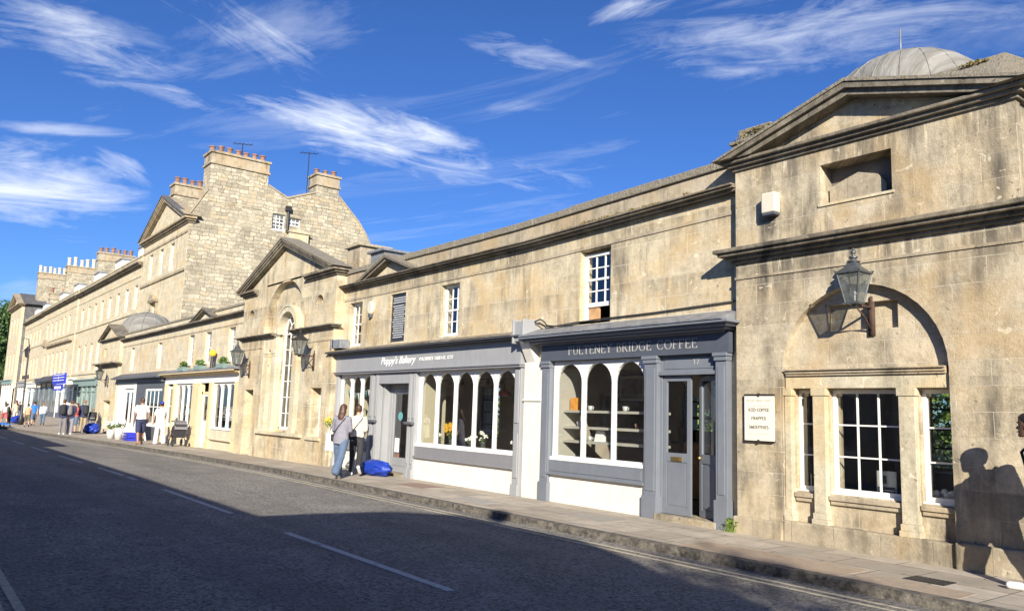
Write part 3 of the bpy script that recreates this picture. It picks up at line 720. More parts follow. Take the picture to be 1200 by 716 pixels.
# blocked attic opening with weathered sloping board
b = MB(); b.box(-5.84, -4.84, .14, .18, 4.6, 5.16, 0); b.prism([(-5.8, 4.62), (-5.0, 4.62), (-5.0, 4.78), (-5.12, 4.92), (-5.38, 5.0), (-5.6, 4.93), (-5.8, 4.86)], .02, .13, 'y', 1)
b.build('opening_board', ['room_dark', 'stone_band'], PV)
b = MB(); b.box(-5.87, -4.81, -.17, .13, 4.565, 4.6); b.build('stone_sill', 'stone_pale', PV)
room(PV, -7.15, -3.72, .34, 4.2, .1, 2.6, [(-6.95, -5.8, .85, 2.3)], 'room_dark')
b = MB(); b.box(-6.34, -4.28, .14, .5, .56, .66); b.build('window_shelf', 'white_paint', PV)
# things on the window shelf
p = thing('poster_stand', 'small black and white printed notice standing behind the middle window of the corner pavilion', 'notice', (-5.2, .2, .66))
b = MB(); b.box(-5.33, -5.07, .17, .18, .66, 1.02, 0); b.build('card', ['zinc'], p)
b = MB(); b.box(-5.31, -5.09, .16, .169, .68, .82, 0); b.box(-5.27, -5.2, .16, .169, .86, .96); b.build('print', 'black_letter', p)
b = MB()
for k in range(3): b.box(-5.27, -5.13+.02*k, .155, .1595, .715+k*.03, .725+k*.03)
b.build('print_lines', 'white_letter', p)
p = thing('napkin_box', 'low box of crumpled white napkins behind the right light of the corner pavilion window', 'box', (-4.5, .25, .66))
b = MB(); b.box(-4.62, -4.34, .18, .4, .66, .76); b.build('box', 'shelf', p, bevel=.01)
b = MB()
for k in range(7): b.ball((-4.6+.04*k, .25+random.uniform(-.04, .04), .79+random.uniform(-.02, .04)), .045, n=8)
b.build('napkins', 'white_letter', p)

# hanging wall sign beside the arch
sg = thing('wall_sign', 'cream menu sign in a dark iron frame on the pavilion wall left of the arch', 'sign', (-6.82, -.2, 1.65))
b = MB(); b.box(-7.07, -6.58, -.215, -.20, 1.33, 1.96); b.build('board', 'sign_cream', sg)
b = MB()
for z in (1.965, 1.318): b.box(-7.08, -6.60, -.205, -.155, z, z+.025)
b.box(-6.85, -6.82, -.222, -.19, 1.95, 2.0); b.box(-6.85, -6.82, -.222, -.19, 1.31, 1.345); b.box(-7.09, -7.076, -.2, -.152, 1.32, 1.98)
b.build('frame', 'iron', sg)
lettering('PULTENEY BRIDGE COFFEE', -7.03, -6.63, 1.885, .022, -.2155, sg, 'grey_letter', 'lettering', .12, .002)
lettering('ICED-COFFEE', -7.0, -6.66, 1.745, .04, -.2155, sg, 'black_letter', 'lettering', .16, .002)
lettering('FRAPPES', -6.95, -6.71, 1.625, .04, -.2155, sg, 'black_letter', 'lettering', .16, .002)
lettering('SMOOTHIES', -6.99, -6.67, 1.50, .04, -.2155, sg, 'black_letter', 'lettering', .16, .002)
b = MB(); b.box(-6.98, -6.68, -.2175, -.2155, 1.815, 1.819); b.box(-7.0, -6.66, -.2175, -.2155, 1.425, 1.429); b.build('rule', 'grey_letter', sg)
al = thing('alarm_box', 'cream rectangular alarm box high on the corner pavilion', 'alarm box', (-6.6, -.2, 4.75))
b = MB(); b.box(-6.70, -6.47, -.30, -.151, 4.60, 4.90); b.build('case', 'alarm_cream', al, bevel=.02)
b = MB(); b.box(-6.69, -6.48, -.29, -.152, 4.565, 4.602); b.build('strobe_lens', 'navy_paint', al, bevel=.01)

# ------------------------------------------------------------------ wall lanterns
def lantern(loc, label, s=1.0, mat='galv', side=0):
    t = thing('wall_lantern', label, 'lantern', loc, 'old street lanterns on wall brackets')
    x, y, z = loc; cy = y-.46*s   # lantern centre in front of the wall
    zb = z+.36*s
    b = MB()
    def fr(r0, r1, z0, z1): b.lathe([(r0, z0), (r1, z1)], (x, cy, zb), 4, sq=True)
    b.tube([(x, y-.01, z+.02*s), (x, y-.01, z+.5*s)], .022*s, 8)
    b.box(x-.045*s, x+.045*s, y-.03, y, z-.06*s, z+.42*s)
    b.tube([(x, y, z+.34*s), (x, cy, z+.34*s)], .018*s, 8)
    b.tube([(x, y, z+.0*s), (x, y-.22*s, z+.2*s), (x, cy, z+.33*s)], .013*s, 6)
    b.build('bracket', 'rust', t, smooth=True)
    b = MB()
    rb, rt, h = .12*s, .225*s, .40*s
    for k in range(4):
        a = PI/2*k+PI/4
        b.tube([(x+rb*math.cos(a), cy+rb*math.sin(a), zb), (x+rt*math.cos(a), cy+rt*math.sin(a), zb+h)], .012*s, 6)
    b.lathe([(rb+.012, -.02*s), (rb+.012, .01*s)], (x, cy, zb), 4, sq=True)
    b.lathe([(.03*s, -.06*s), (.05*s, -.02*s)], (x, cy, zb), 8)
    b.lathe([(rt+.03*s, 0), (rt+.035*s, .02*s), (rt+.02*s, .03*s)], (x, cy, zb+h), 4, sq=True)
    b.lathe([(rt, .03*s), (.115*s, .105*s), (.10*s, .115*s), (.10*s, .15*s), (.07*s, .165*s)], (x, cy, zb+h), 4, sq=True)
    b.lathe([(.085*s, .16*s), (.09*s, .175*s), (.05*s, .19*s), (.035*s, .215*s), (.06*s, .225*s), (.06*s, .24*s), (.025*s, .255*s), (.02*s, .275*s), (.036*s, .295*s), (.036*s, .315*s), (.012*s, .345*s), (.004*s, .37*s)], (x, cy, zb+h), 12)
    for k in range(4):
        a = PI/2*k+PI/4; b.ball((x+(rt+.03*s)*math.cos(a), cy+(rt+.03*s)*math.sin(a), zb+h+.04*s), .016*s, n=6)
    b.build('frame', mat, t)
    b = MB()
    for k in range(4):
        a, c = PI/2*k+PI/4, PI/2*(k+1)+PI/4; q = .985
        b.add([(x+rb*q*math.cos(a), cy+rb*q*math.sin(a), zb+.01), (x+rb*q*math.cos(c), cy+rb*q*math.sin(c), zb+.01), (x+rt*q*math.cos(c), cy+rt*q*math.sin(c), zb+h-.005), (x+rt*q*math.cos(a), cy+rt*q*math.sin(a), zb+h-.005)], [(0, 1, 2, 3)])
    b.build('glazing', 'lamp_glass', t, recalc=False)
    b = MB(); b.ball((x, cy, zb+.13*s), .033*s, n=10); b.tube([(x, cy, zb), (x, cy, zb+.1*s)], .02*s, 8); b.build('bulb', 'white_letter', t, smooth=True)
    return t
lantern((-5.22, -.03, 2.80), 'weathered grey street lantern on a bracket inside the arch of the corner pavilion', .93)
lantern((-22.05, -.3, 2.74), 'black iron lantern on the pediment building, just left of the grey bakery shopfront', 1.05, 'iron')
lantern((-27.4, -.3, 2.62), 'grey lantern on the left corner of the pediment building, beside the yellow shop', 1.05, 'galv')
lantern((-51.2, -.15, 2.45), 'small dark lantern below the ledge of the far end pavilion', 1.1, 'iron')

# ------------------------------------------------------------------ COFFEE SHOP BUILDING
def shear(v):
    x, y, z = v
    if z > 4.62 and x > -13: z += .024*(x+13)
    return (x, y, z)
CS = thing('coffee_shop_building', 'stone building with the slate blue coffee shopfront beside the corner pavilion', 'building', (-9.8, 0, 0))
def upper(parent, x0, x1, wins, ground_ops, mats=('stone_main',), y0=0):
    b = MB(shear)
    b.wall(x0, x1, -.2, 5.0, y0, y0+.3, list(ground_ops)+list(wins), 'y'); b.build('wall', mats[0], parent)
    b = MB(shear); b.box(x0, x1, y0-.018, y0+.05, 4.64, 4.70); b.build('string_course', 'stone_band', parent)
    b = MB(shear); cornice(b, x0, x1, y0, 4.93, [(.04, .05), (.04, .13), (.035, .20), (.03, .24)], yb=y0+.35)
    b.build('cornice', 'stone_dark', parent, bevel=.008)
    b = MB(shear); b.box(x0, x1, y0+.02, y0+.34, 5.076, 5.42); b.build('parapet', 'stone_band', parent)
    b = MB(shear); xs = x0
    while xs < x1-.01:
        xe = min(x1, xs+1.15); b.box(xs, xe-.006, y0-.03, y0+.38, 5.42+random.uniform(0, .012), 5.56+random.uniform(0, .02)); xs = xe
    b.build('coping', 'coping', parent, bevel=.015)
    b = MB(shear); b.prism([(y0+.38, 5.15), (y0+2.3, 6.15), (y0+4.3, 5.15)], x0, x1, 'x'); b.build('roof', 'slate', parent)
def rear(parent, x0, x1, zs=0, ops=()):
    b = MB(); b.wall(x0, x1, zs-.3, 5.2, 4.22, 4.5, list(ops), 'y'); b.build('rear_wall', 'stone_main', parent)
upper(CS, -12.32, -7.27, [(-10.88, -10.07, 3.33, 4.63)], [(-11.75, -7.62, -.2, 2.70)])
rear(CS, -12.32, -7.27, 0, [(-11.75, -10.85, .85, 2.42)])
b = MB(); b.box(-10.86, -10.09, .31, .6, 3.0, 5.0); b.box(-10.88, -10.07, .9, .95, 3.2, 4.8); b.build('interior', 'room_dark', CS) if False else None
w = sash(CS, -10.88, -10.07, 3.62, 4.63, .13, 3, 4, fw=.06, bar=.022)
b = MB(); b.box(-10.87, -10.81, .10, .18, 3.33, 3.62); b.box(-10.14, -10.08, .10, .18, 3.33, 3.62); b.box(-10.88, -10.07, .0, .18, 3.29, 3.335); b.build('lower_frame', 'white_paint', w)
b = MB(); b.box(-10.78, -10.52, .16, .2, 3.34, 3.63); b.build('board', 'wood', w)
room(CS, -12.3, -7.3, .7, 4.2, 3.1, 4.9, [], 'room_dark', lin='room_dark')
# roof moss
b = MB(shear)
for k in range(26):
    leafblob(b, (random.gauss(-9.9, .75), -.11, 5.10), (.13, .08, random.uniform(.02, .07)), 45, .024)
b.build('moss_clumps', 'moss', CS, recalc=False)
# interior shop
room(CS, -12.25, -7.3, .32, 4.2, .08, 2.9, [(-11.75, -10.85, .85, 2.42)], 'room_warm')
for a, c in ((-11.78, -11.55), (-9.12, -8.84), (-7.66, -7.45)):
    b = MB(); pilaster(b, a, c, -.12, .02, 0, 2.62, base=.42 if c > -8 else .35); b.build('pilaster', 'blue_paint', CS, bevel=.006)
b = MB(); b.box(-11.80, -7.40, -.13, .02, 2.62, 2.96); b.box(-11.80, -7.40, -.15, -.128, 2.62, 2.68); b.build('fascia', 'navy_paint', CS)
b = MB(); cornice(b, -11.80, -7.52, -.13, 2.93, [(.03, .06), (.04, .17), (.045, .26), (.04, .34)], True, True, yb=.0)
b.build('shop_cornice', 'blue_paint', CS, bevel=.006)
b = MB(); b.prism([(-.49, 3.088), (-.49, 3.11), (-.0, 3.28), (-.0, 3.088)], -12.10, -7.27, 'x'); b.build('lead_flashing', 'lead', CS)
lettering('PULTENEY BRIDGE COFFEE', -11.02, -8.0, 2.72, .15, -.131, CS, 'gold', w=.075)
lettering('17', -8.15, -8.03, 2.47, .085, -.04, CS, 'gold', 'door_number')
arcade(CS, -11.52, -9.13, .80, 2.61, -.03, 3, side=.07, bw=.07)
b = MB(); b.box(-11.56, -9.12, -.10, .05, .50, .765); b.box(-11.58, -9.12, -.14, -.098, .50, .54); b.box(-11.50, -9.18, -.112, -.10, .57, .72); b.build('window_panel', 'blue_paint', CS, bevel=.005)
b = MB(); b.box(-11.55, -9.12, -.06, .06, -.1, .5); b.build('stall_riser', 'white_render', CS)
# door set
b = MB(); b.box(-8.84, -7.66, -.035, .04, 2.36, 2.62); b.box(-8.84, -7.66, -.09, -.034, 2.30, 2.36); b.box(-8.74, -7.76, -.045, -.036, 2.40, 2.58)
b.box(-8.84, -8.80, -.03, .06, .1, 2.3); b.box(-7.70, -7.66, -.03, .06, .1, 2.3); b.build('door_frame', 'blue_paint', CS, bevel=.004)
b = MB(); b.box(-8.86, -7.64, -.16, .3, -.05, .09); b.build('doorstep', 'stone_lowcourse', CS, bevel=.01)
def leaf(parent, w, z0, z1, mat, zg, name='door', th=.045, glassm='glass', rail=.07, panel=True):
    b = MB(); zt = z1-rail*1.2
    b.box(0, rail, 0, th, z0, z1); b.box(w-rail, w, 0, th, z0, z1); b.box(rail, w-rail, 0, th, zt, z1)
    b.box(rail, w-rail, 0, th, zg-rail*2, zg); b.box(rail, w-rail, .012, th-.012, z0, zg-rail*2); b.box(rail, w-rail, .0, th, z0, z0+rail*1.5)
    if panel: b.box(rail+.025, w-rail-.025, .004, .014, z0+rail*2, zg-rail*2-.04)
    o = b.build(name, mat, parent, loc=(0, 0, 0))
    g = MB(); g.add([(rail, th/2, zg), (w-rail, th/2, zg), (w-rail, th/2, zt), (rail, th/2, zt)], [(0, 1, 2, 3)]); g.build('pane', glassm, o, loc=(0, 0, 0), recalc=False)
    return o
def place(o, parent, x, y, rz=0):
    L = Vector(parent['_w']); o.location = Vector((x, y, 0))-Vector((L.x, L.y, L.z)); o.rotation_euler = (0, 0, rz)
d = leaf(CS, .56, .1, 2.29, 'blue_paint', 1.06); place(d, CS, -8.79, -.01)
b = MB(); b.box(.17, .39, -.012, 0, .93, 1.0); b.box(.2, .36, -.018, -.012, .95, .98); b.build('letterbox', 'brass', d, loc=(0, 0, 0))
d = leaf(CS, .53, .1, 2.29, 'blue_paint', 1.06); place(d, CS, -7.71, .0, PI-math.radians(20))
d.scale = (1, -1, 1)
b = MB(); b.ball((.48, -.03, 1.0), .03, n=10); b.tube([(.48, 0, 1.0), (.48, -.03, 1.0)], .012, 6); b.build('handle', 'brass', d, loc=(0, 0, 0), smooth=True)
# white pier left of the coffee shop
b = MB(); b.box(-12.36, -11.81, -.09, .02, -.05, 2.62); b.box(-12.36, -11.81, -.12, -.088, 1.86, 1.90); b.prism([(-.3, 3.02), (-.09, 2.62), (.0, 2.62), (.0, 3.02)], -12.30, -12.03, 'x')
b.build('pier', 'white_render', CS)
jb = MB(); jb.box(-12.38, -12.10, -.36, -.0, 3.02, 3.42); jb.box(-12.42, -12.38, -.40, -.0, 2.98, 3.46); jb.box(-12.10, -12.07, -.40, -.0, 2.98, 3.46)
tag(jb.build('console_block', 'grey_paint', None, bevel=.01, loc=(-12.2, -.2, 3.2)), 'pale grey box standing on the shop cornices between the bakery and the coffee shop', 'box')
cb = MB(); cb.tube([(-12.05, -.12, 3.42), (-11.9, -.1, 3.46), (-11.8, -.08, 3.40), (-11.75, -.06, 3.33), (-11.5, -.05, 3.30), (-11.0, -.04, 3.33), (-10.2, -.03, 3.35), (-9.0, -.03, 3.36), (-7.3, -.03, 3.41)], .014, 6)
cb.tube([(-12.05, -.1, 3.38), (-11.95, -.08, 3.40), (-11.85, -.08, 3.33), (-11.6, -.06, 3.29), (-11.0, -.05, 3.31)], .012, 6)
tag(cb.build('cable', 'iron', smooth=True, loc=(-10, 0, 3.3)), 'black cable sagging along the top of the coffee shop cornice', 'cable')
# coffee shop interior pieces
b = MB()
for z in (1.10, 1.36, 1.66): b.box(-11.50, -9.12, .15, .55, z, z+.045)
b.box(-11.5, -11.44, .05, .6, .8, 2.5)
b.build('display_shelf', 'shelf', CS)
b = MB(); b.box(-11.6, -11.52, .04, .5, .8, 2.6); b.build('window_reveal', 'cream_wall', CS)
b = MB(); b.prism([(-12.0, 2.9), (-10.2, 2.9), (-9.0, 1.4), (-9.2, 1.3), (-10.5, 2.6), (-12, 2.6)], 2.2, 3.6, 'y'); b.build('stair_soffit', 'plaster', CS)
b = MB(); b.box(-10.4, -8.2, 2.4, 3.0, .1, 1.15); b.build('counter', 'wood', CS)
def small(name, label, cat, mat, fn, loc, group=None):
    b = MB(); fn(b); return tag(b.build(name, mat, None, loc=loc, smooth=False), label, cat, group)
small('carton', 'small orange carton on the top display shelf of the coffee shop window', 'carton', 'orange', lambda b: (b.box(-11.36, -11.2, .25, .38, 1.706, 1.94), b.box(-11.33, -11.23, .24, .255, 1.76, 1.88)), (-11.3, .3, 1.7))
for k, (x, z) in enumerate([(-10.9, 1.705), (-10.0, 1.705), (-9.7, 1.405), (-9.45, 1.405), (-9.3, 1.405), (-10.9, 1.145), (-11.2, 1.405)]):
    c = thing('cup', ['white cup on the top display shelf in the left light', 'white cup on the top display shelf, right of centre', 'pinkish cup on the middle shelf, third from the right end', 'pinkish cup on the middle shelf, second from the right end', 'pinkish cup at the right end of the middle shelf', 'white cup on the lowest display shelf', 'white cup at the left end of the middle display shelf'][k], 'cup', (x, .35, z), 'cups in the coffee shop window')
    b = MB(); b.lathe([(.03, 0), (.045, .02), (.055, .09), (.05, .09), (.04, .02)], (x, .35, z), 12); b.build('bowl', 'zinc' if k in (0, 1, 5, 6) else 'terracotta', c, smooth=True)
    b = MB(); b.tube([(x+.05, .35, z+.075), (x+.085, .35, z+.06), (x+.08, .35, z+.03), (x+.045, .35, z+.02)], .008, 6); b.build('handle', 'zinc' if k in (0, 1, 5, 6) else 'terracotta', c, smooth=True)
p = thing('price_card', 'folded blue-white card on the middle shelf of the coffee shop window', 'card', (-10.55, .3, 1.15))
b = MB(); b.prism([(.22, 1.146), (.28, 1.34), (.30, 1.34), (.38, 1.146)], -10.66, -10.46, 'x'); b.build('card', 'white_letter', p)
# picture frame inside
def picture(x0, x1, z0, z1, y, label):
    t = thing('picture', label, 'picture', ((x0+x1)/2, y, (z0+z1)/2), 'framed pictures inside the shops')
    b = MB(); b.wall(x0, x1, z0, z1, y-.03, y, [(x0+.04, x1-.04, z0+.04, z1-.04)]); b.build('frame', 'black_paint', t)
    b = MB(); b.box(x0+.03, x1-.03, y-.012, y-.002, z0+.03, z1-.03); b.box(x0+.1, x1-.1, y-.016, y-.012, z0+.1, z1-.1, 1); b.build('print', ['plaster', 'picture'], t)
picture(-11.9, -11.4+.3, 1.9, 2.5, 2.1, 'dark framed picture high behind the left light of the coffee shop window')

picture(-10.6, -10.0, 1.75, 2.25, 3.7, 'dark framed picture behind the middle light of the coffee shop window')
picture(-9.7, -9.3, 1.8, 2.2, 3.7, 'small dark framed picture behind the right light of the coffee shop window')
b = MB()
for k in range(9): b.box(-11.3+k*.24, -11.14+k*.24, 3.3, 3.5, 1.15, 1.15+random.uniform(.12, .4))
b.box(-11.4, -9.1, 3.2, 3.6, 1.08, 1.14)
b.build('back_shelf', 'dark_wood', CS)

# weeds
wd = MB()
for k in range(46):
    x = random.gauss(-7.33, .08); y = -.18+random.uniform(-.05, .04); h = random.uniform(.05, .2); a = random.uniform(0, 6.28); l = random.uniform(.02, .07)
    wd.add([(x, y, 0), (x+.012, y, 0), (x+math.cos(a)*l+.004, y+math.sin(a)*l*.5, h), (x+math.cos(a)*l-.015, y+math.sin(a)*l*.5+.01, h*.9)], [(0, 1, 2, 3)])
    wd.add([(x+math.cos(a)*l, y+math.sin(a)*l*.5, h*.8), (x+math.cos(a)*l+.03, y+.01, h*.9), (x+math.cos(a)*l+.02, y-.02, h), (x+math.cos(a)*l-.02, y-.01, h)], [(0, 1, 2, 3)])
tag(wd.build('weeds', 'leaf_light', None, loc=(-7.33, -.18, 0), recalc=False), 'tuft of green weeds at the foot of the wall between coffee shop and pavilion', 'weeds')

# ------------------------------------------------------------------ BAKERY BUILDING
BK = thing('bakery_building', 'stone building with the long grey bakery shopfront and small pediment on its parapet', 'building', (-16.7, 0, 0))
upper(BK, -20.95, -12.33, [(-15.72, -14.95, 3.33, 4.56), (-20.5, -19.75, 3.33, 4.56), (-18.16, -17.38, 3.33, 4.58)], [(-20.75, -12.45, -.2, 2.66)])
rear(BK, -20.95, -12.33, 0, [(-19.5, -18.45, .85, 2.42)])
sash(BK, -15.72, -14.95, 3.34, 4.56, .13, 3, 4, fw=.06, sill=.1); sash(BK, -20.5, -19.75, 3.34, 4.56, .13, 3, 4, fw=.06, sill=.1)
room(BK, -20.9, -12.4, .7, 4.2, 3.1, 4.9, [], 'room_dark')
b = MB(); pediment(b, -19.75, -16.65, 5.08, 5.62, 0, .24, .13, 0, yb=.3, steps=2, tymp=.0, mt=1); b.build('small_pediment', ['stone_dark', 'stone_main'], BK)
b = MB(); b.prism([(-19.8, 5.085), (-18.2, 5.66), (-16.6, 5.085), (-16.75, 5.085), (-18.2, 5.61), (-19.65, 5.085)], -.25, .9, 'y'); b.build('coping', 'coping', BK)
# plaque with rows of worn lettering (too worn to read)
pq = MB(); pq.box(-18.16, -17.38, .05, .12, 3.33, 4.58); o = pq.build('plaque', 'black_paint', BK)
random.seed(3); pl = MB(); z = 4.46; i = 0
while z > 3.42:
    x = -18.10+random.uniform(0, .08); xe = -17.46+random.uniform(-.12, .03)
    while x < xe:
        ww = random.uniform(.02, .07); pl.box(x, min(x+ww, xe+.02), .046, .05, z, z+.026); x += ww+.014
    i += 1; z -= .058 if i != 3 else .09
pl.build('worn_lettering', 'zinc', o)
bell = thing('alarm_bell', 'cream oval alarm bell box on the wall above the grey bakery shopfront', 'alarm bell', (-18.6, 0, 4.3))
b = MB(); b.lathe([(.14, 0), (.15, .05), (.12, .1)], (0, 0, 0), 16)
b.v = [(-19.15+x, -z-.001, 4.32+y*1.3) for x, y, z in b.v]; b.build('case', 'alarm_cream', bell, bevel=.01)
b = MB(); b.box(-19.2, -19.1, -.1, -.001, 4.06, 4.13); b.build('strobe_lens', 'navy_paint', bell)
# shopfront
b = MB(); b.box(-20.86, -12.40, -.17, .02, 2.60, 3.06); b.build('fascia', 'grey_paint', BK)
b = MB(); b.box(-20.9, -12.38, -.20, .0, 2.53, 2.60); b.box(-20.94, -12.36, -.23, .0, 2.575, 2.602); b.build('architrave', 'grey_shade_paint', BK, bevel=.006)
b = MB(); cornice(b, -20.86, -12.42, -.17, 3.06, [(.03, .08), (.03, .18), (.03, .25)], True, True, yb=.0); b.build('shop_cornice', 'charcoal_paint', BK, bevel=.006)
b = MB(); b.prism([(-.44, 3.151), (-.44, 3.17), (-.0, 3.28), (-.0, 3.151)], -21.05, -12.43, 'x'); b.build('lead_flashing', 'stone_dark', BK)
script_text("Poppy's Bakery", -18.2, 2.75, .25, -.1715, BK, 'white_letter', width=1.72)
lettering('PULTENEY BRIDGE. EST', -16.3, -14.85, 2.79, .07, -.171, BK, 'white_letter', 'fascia_lettering', .15)
for a, c in ((-20.84, -20.72), (-18.80, -18.60), (-18.52, -18.34), (-16.80, -16.67), (-16.62, -16.47), (-12.62, -12.42)):
    b = MB(); b.box(a, c, -.13, .02, .0, 2.53); b.box(a+.035, c-.035, -.15, -.131, 1.42, 2.46); b.box(a+.035, c-.035, -.15, -.131, .35, 1.22); b.box(a-.01, c+.01, -.165, -.13, .0, .22)
    b.build('pilaster', 'grey_paint', BK, bevel=.005)
for a, c in ((-18.82, -18.32), (-16.83, -16.45)):
    b = MB(); b.box(a, c, -.21, -.131, 1.27, 1.33); b.build('dado_rail', 'charcoal_paint', BK, bevel=.01)
arcade(BK, -16.46, -12.64, .80, 2.53, -.03, 5, side=.06, bw=.06)
arcade(BK, -20.70, -18.82, .80, 2.53, -.03, 3, side=.06, bw=.06)
for a, c in ((-16.47, -12.63), (-20.71, -18.81)):
    b = MB(); b.box(a, c, -.09, .05, .50, .765); b.box(a, c, -.13, -.088, .50, .545); b.build('window_panel', 'grey_shade_paint', BK, bevel=.005)
    b = MB(); b.box(a, c, -.06, .06, -.1, .5); b.build('stall_riser', 'white_render', BK)
# recessed door
b = MB(); b.box(-18.34, -18.27, .021, .30, .0, 2.5); b.box(-16.85, -16.78, .021, .30, .0, 2.5); b.box(-18.34, -16.80, -.12, .02, 2.26, 2.53); b.box(-18.27, -16.86, .021, .30, 2.42, 2.5)
b.box(-18.26, -18.16, .2, .28, .0, 2.3); b.box(-16.97, -16.86, .2, .28, .0, 2.3); b.box(-18.16, -16.97, .2, .28, 2.15, 2.3); b.build('door_frame', 'grey_paint', BK, bevel=.004)
b = MB(); b.box(-18.3, -16.82, -.1, .3, -.05, .05); b.build('doorstep', 'stone_lowcourse', BK)
d = leaf(BK, 1.17, .06, 2.14, 'grey_paint', .42, panel=False, rail=.1); place(d, BK, -18.155, .215)
b = MB(); b.lathe([(.11, 0), (.11, .004)], (0, 0, 0), 16); b.v = [(.42+x, .01-z, 1.45+y) for x, y, z in b.v]; b.build('round_sticker', 'teal', d, loc=(0, 0, 0))
b = MB(); b.box(.2, .42, .006, .01, .55, .9); b.build('paper_notice', 'white_letter', d, loc=(0, 0, 0))
b = MB(); b.box(.2, .45, .004, .008, .38, .52); b.build('paper_notice', 'terracotta', d, loc=(0, 0, 0))
room(BK, -20.9, -12.4, .5, 4.2, .06, 2.9, [(-19.5, -18.45, .85, 2.42)], 'room_warm')
for a, c, e in ((-16.56, -16.47, .75), (-20.78, -20.7, 1.0)):
    b = MB(); b.box(a, c, .05, e, .78, 2.6); b.build('window_reveal', 'cream_wall', BK)
b = MB(); b.box(-16.5, -12.66, .05, .5, .70, .79); b.box(-20.68, -18.84, .05, .5, .70, .79); b.build('window_board', 'wood', BK)
b = MB(); b.box(-15.5, -13.2, 2.9, 3.5, .06, 1.1); b.box(-16.4, -16.0, 3.3, 3.8, .06, 2.0); b.build('counter', 'dark_wood', BK)
b = MB(); b.tube([(-16.5, .6, 2.36), (-12.6, .6, 2.36)], .012, 6); b.build('lighting_track', 'iron', BK)
for k in range(7):
    x = -16.1+k*.52; t = thing('spotlight', ['first', 'second', 'third', 'fourth', 'fifth', 'sixth', 'seventh'][k]+' black spotlight from the left on the track inside the bakery window', 'spotlight', (x, .6, 2.36), 'spotlights on the bakery track')
    b = MB(); b.tube([(x, .6, 2.35), (x+.02, .58, 2.28)], .012, 6); b.tube([(x+.0, .62, 2.30), (x+.05, .52, 2.22)], .035, 8); b.build('housing', 'black_paint', t)
picture(-13.5, -13.05, 1.6, 2.15, 2.6, 'framed print hanging behind the right light of the bakery window')
picture(-16.9, -16.5, 1.85, 2.35, 3.2, 'small dark framed print behind the second light of the bakery window')
picture(-16.2, -15.75, 1.5, 1.85, 3.2, 'grey framed print behind the third light of the bakery window')
for n_, (xa, xb) in enumerate([(-16.2, -15.75), ]): pass
# bunting
bt = MB()
pts = [(-20.6+i*.3, .14, 2.12-.10*math.sin(PI*((i % 4)/4.0))) for i in range(7)]
bt.tube(pts, .006, 5)
for p, q in zip(pts[:-1], pts[1:]):
    for s in (0, .5):
        x = p[0]+(q[0]-p[0])*s; z = p[2]+(q[2]-p[2])*s
        bt.prism([(x, z), (x+.11, z), (x+.055, z-.17)], .135, .139, 'y', 0 if random.random() < .6 else 1)
tag(bt.build('bunting', ['white_letter', 'teal'], None, loc=(-19.7, .14, 2.1)), 'string of triangular paper bunting inside the left bakery window', 'bunting')
# flowers in vases
def flowers(x, y, z, kind, label, n=6, h=.3):
    t = thing('vase_of_flowers', label, 'flowers', (x, y, z), 'flowers on the bakery window board')
    b = MB(); b.lathe([(.05, 0), (.065, .05), (.05, .14), (.06, .19)], (x, y, z), 12); b.build('vase', 'lamp_glass', t, smooth=True)
    st = MB(); fl = MB(); lf = MB(); ce = MB()
    for k in range(n):
        a = 2*PI*k/n+random.uniform(-.3, .3); r = random.uniform(.03, .17); hh = h+random.uniform(-.08, .08)
        p = Vector((x+math.cos(a)*r, y+math.sin(a)*r*.7, z+hh)); st.tube([(x, y, z+.05), (x+math.cos(a)*r*.5, y+math.sin(a)*r*.35, z+hh*.6), p], .006, 5)
        if kind == 'sun':
            for j in range(14):
                c = 2*PI*j/14; d = Vector((math.cos(c), -.25, math.sin(c)))*.115
                s2 = Vector((math.cos(c+.3), -.22, math.sin(c+.3)))*.085; s3 = Vector((math.cos(c-.3), -.22, math.sin(c-.3)))*.085
                fl.add([p+Vector((0, -.015, 0)), p+s2, p+d, p+s3], [(0, 1, 2, 3)])
            ce.ball((p.x, p.y-.03, p.z), .035, .02, .035, 10)
        else:
            for j in range(8): fl.ball(p+Vector((random.uniform(-.03, .03), random.uniform(-.03, .03), random.uniform(-.03, .03))), .022, n=6)
        for j in range(5):
            q = Vector((x, y, z+.1)).lerp(p, random.uniform(.3, .9)); c = random.uniform(0, 6.28); l = random.uniform(.05, .1)
            lf.add([q, q+Vector((math.cos(c)*l*.5, math.sin(c)*l*.5-.02, .03)), q+Vector((math.cos(c)*l, math.sin(c)*l, .0)), q+Vector((math.cos(c)*l*.5+.03, math.sin(c)*l*.5+.02, 0))], [(0, 1, 2, 3)])
    st.build('stems', 'leaf_dark', t); fl.build('petals', 'yellow' if kind == 'sun' else 'petal', t, recalc=False); lf.build('leaves', 'leaf', t, recalc=False)
    if ce.v: ce.build('flower_centre', 'orange', t)
flowers(-15.3, .17, .79, 'sun', 'glass vase of large yellow sunflowers in the bakery window', 6, .42)
flowers(-15.95, .25, .79, 'w', 'vase of small white flowers left of the sunflowers', 4, .25)
flowers(-14.6, .25, .79, 'w', 'low leafy bunch of white flowers right of the sunflowers', 6, .2)
flowers(-14.15, .25, .79, 'w', 'vase of white flowers behind the fourth light of the bakery window', 6, .3)
flowers(-12.95, .25, .79, 'w', 'white flowers with tall leaves at the right end of the bakery window', 6, .3)
pd = thing('hanging_lamp', 'red pendant flowers or lampshade hanging inside the fourth light of the bakery window', 'lamp', (-14.3, .9, 2.1))
b = MB(); b.tube([(-14.3, .9, 2.1), (-14.3, .9, 2.9)], .008, 5); b.build('cord', 'iron', pd); b = MB(); b.lathe([(.18, 0), (.14, .08), (.05, .16)], (-14.3, .9, 2.0), 14); b.build('shade', 'red', pd, smooth=True)
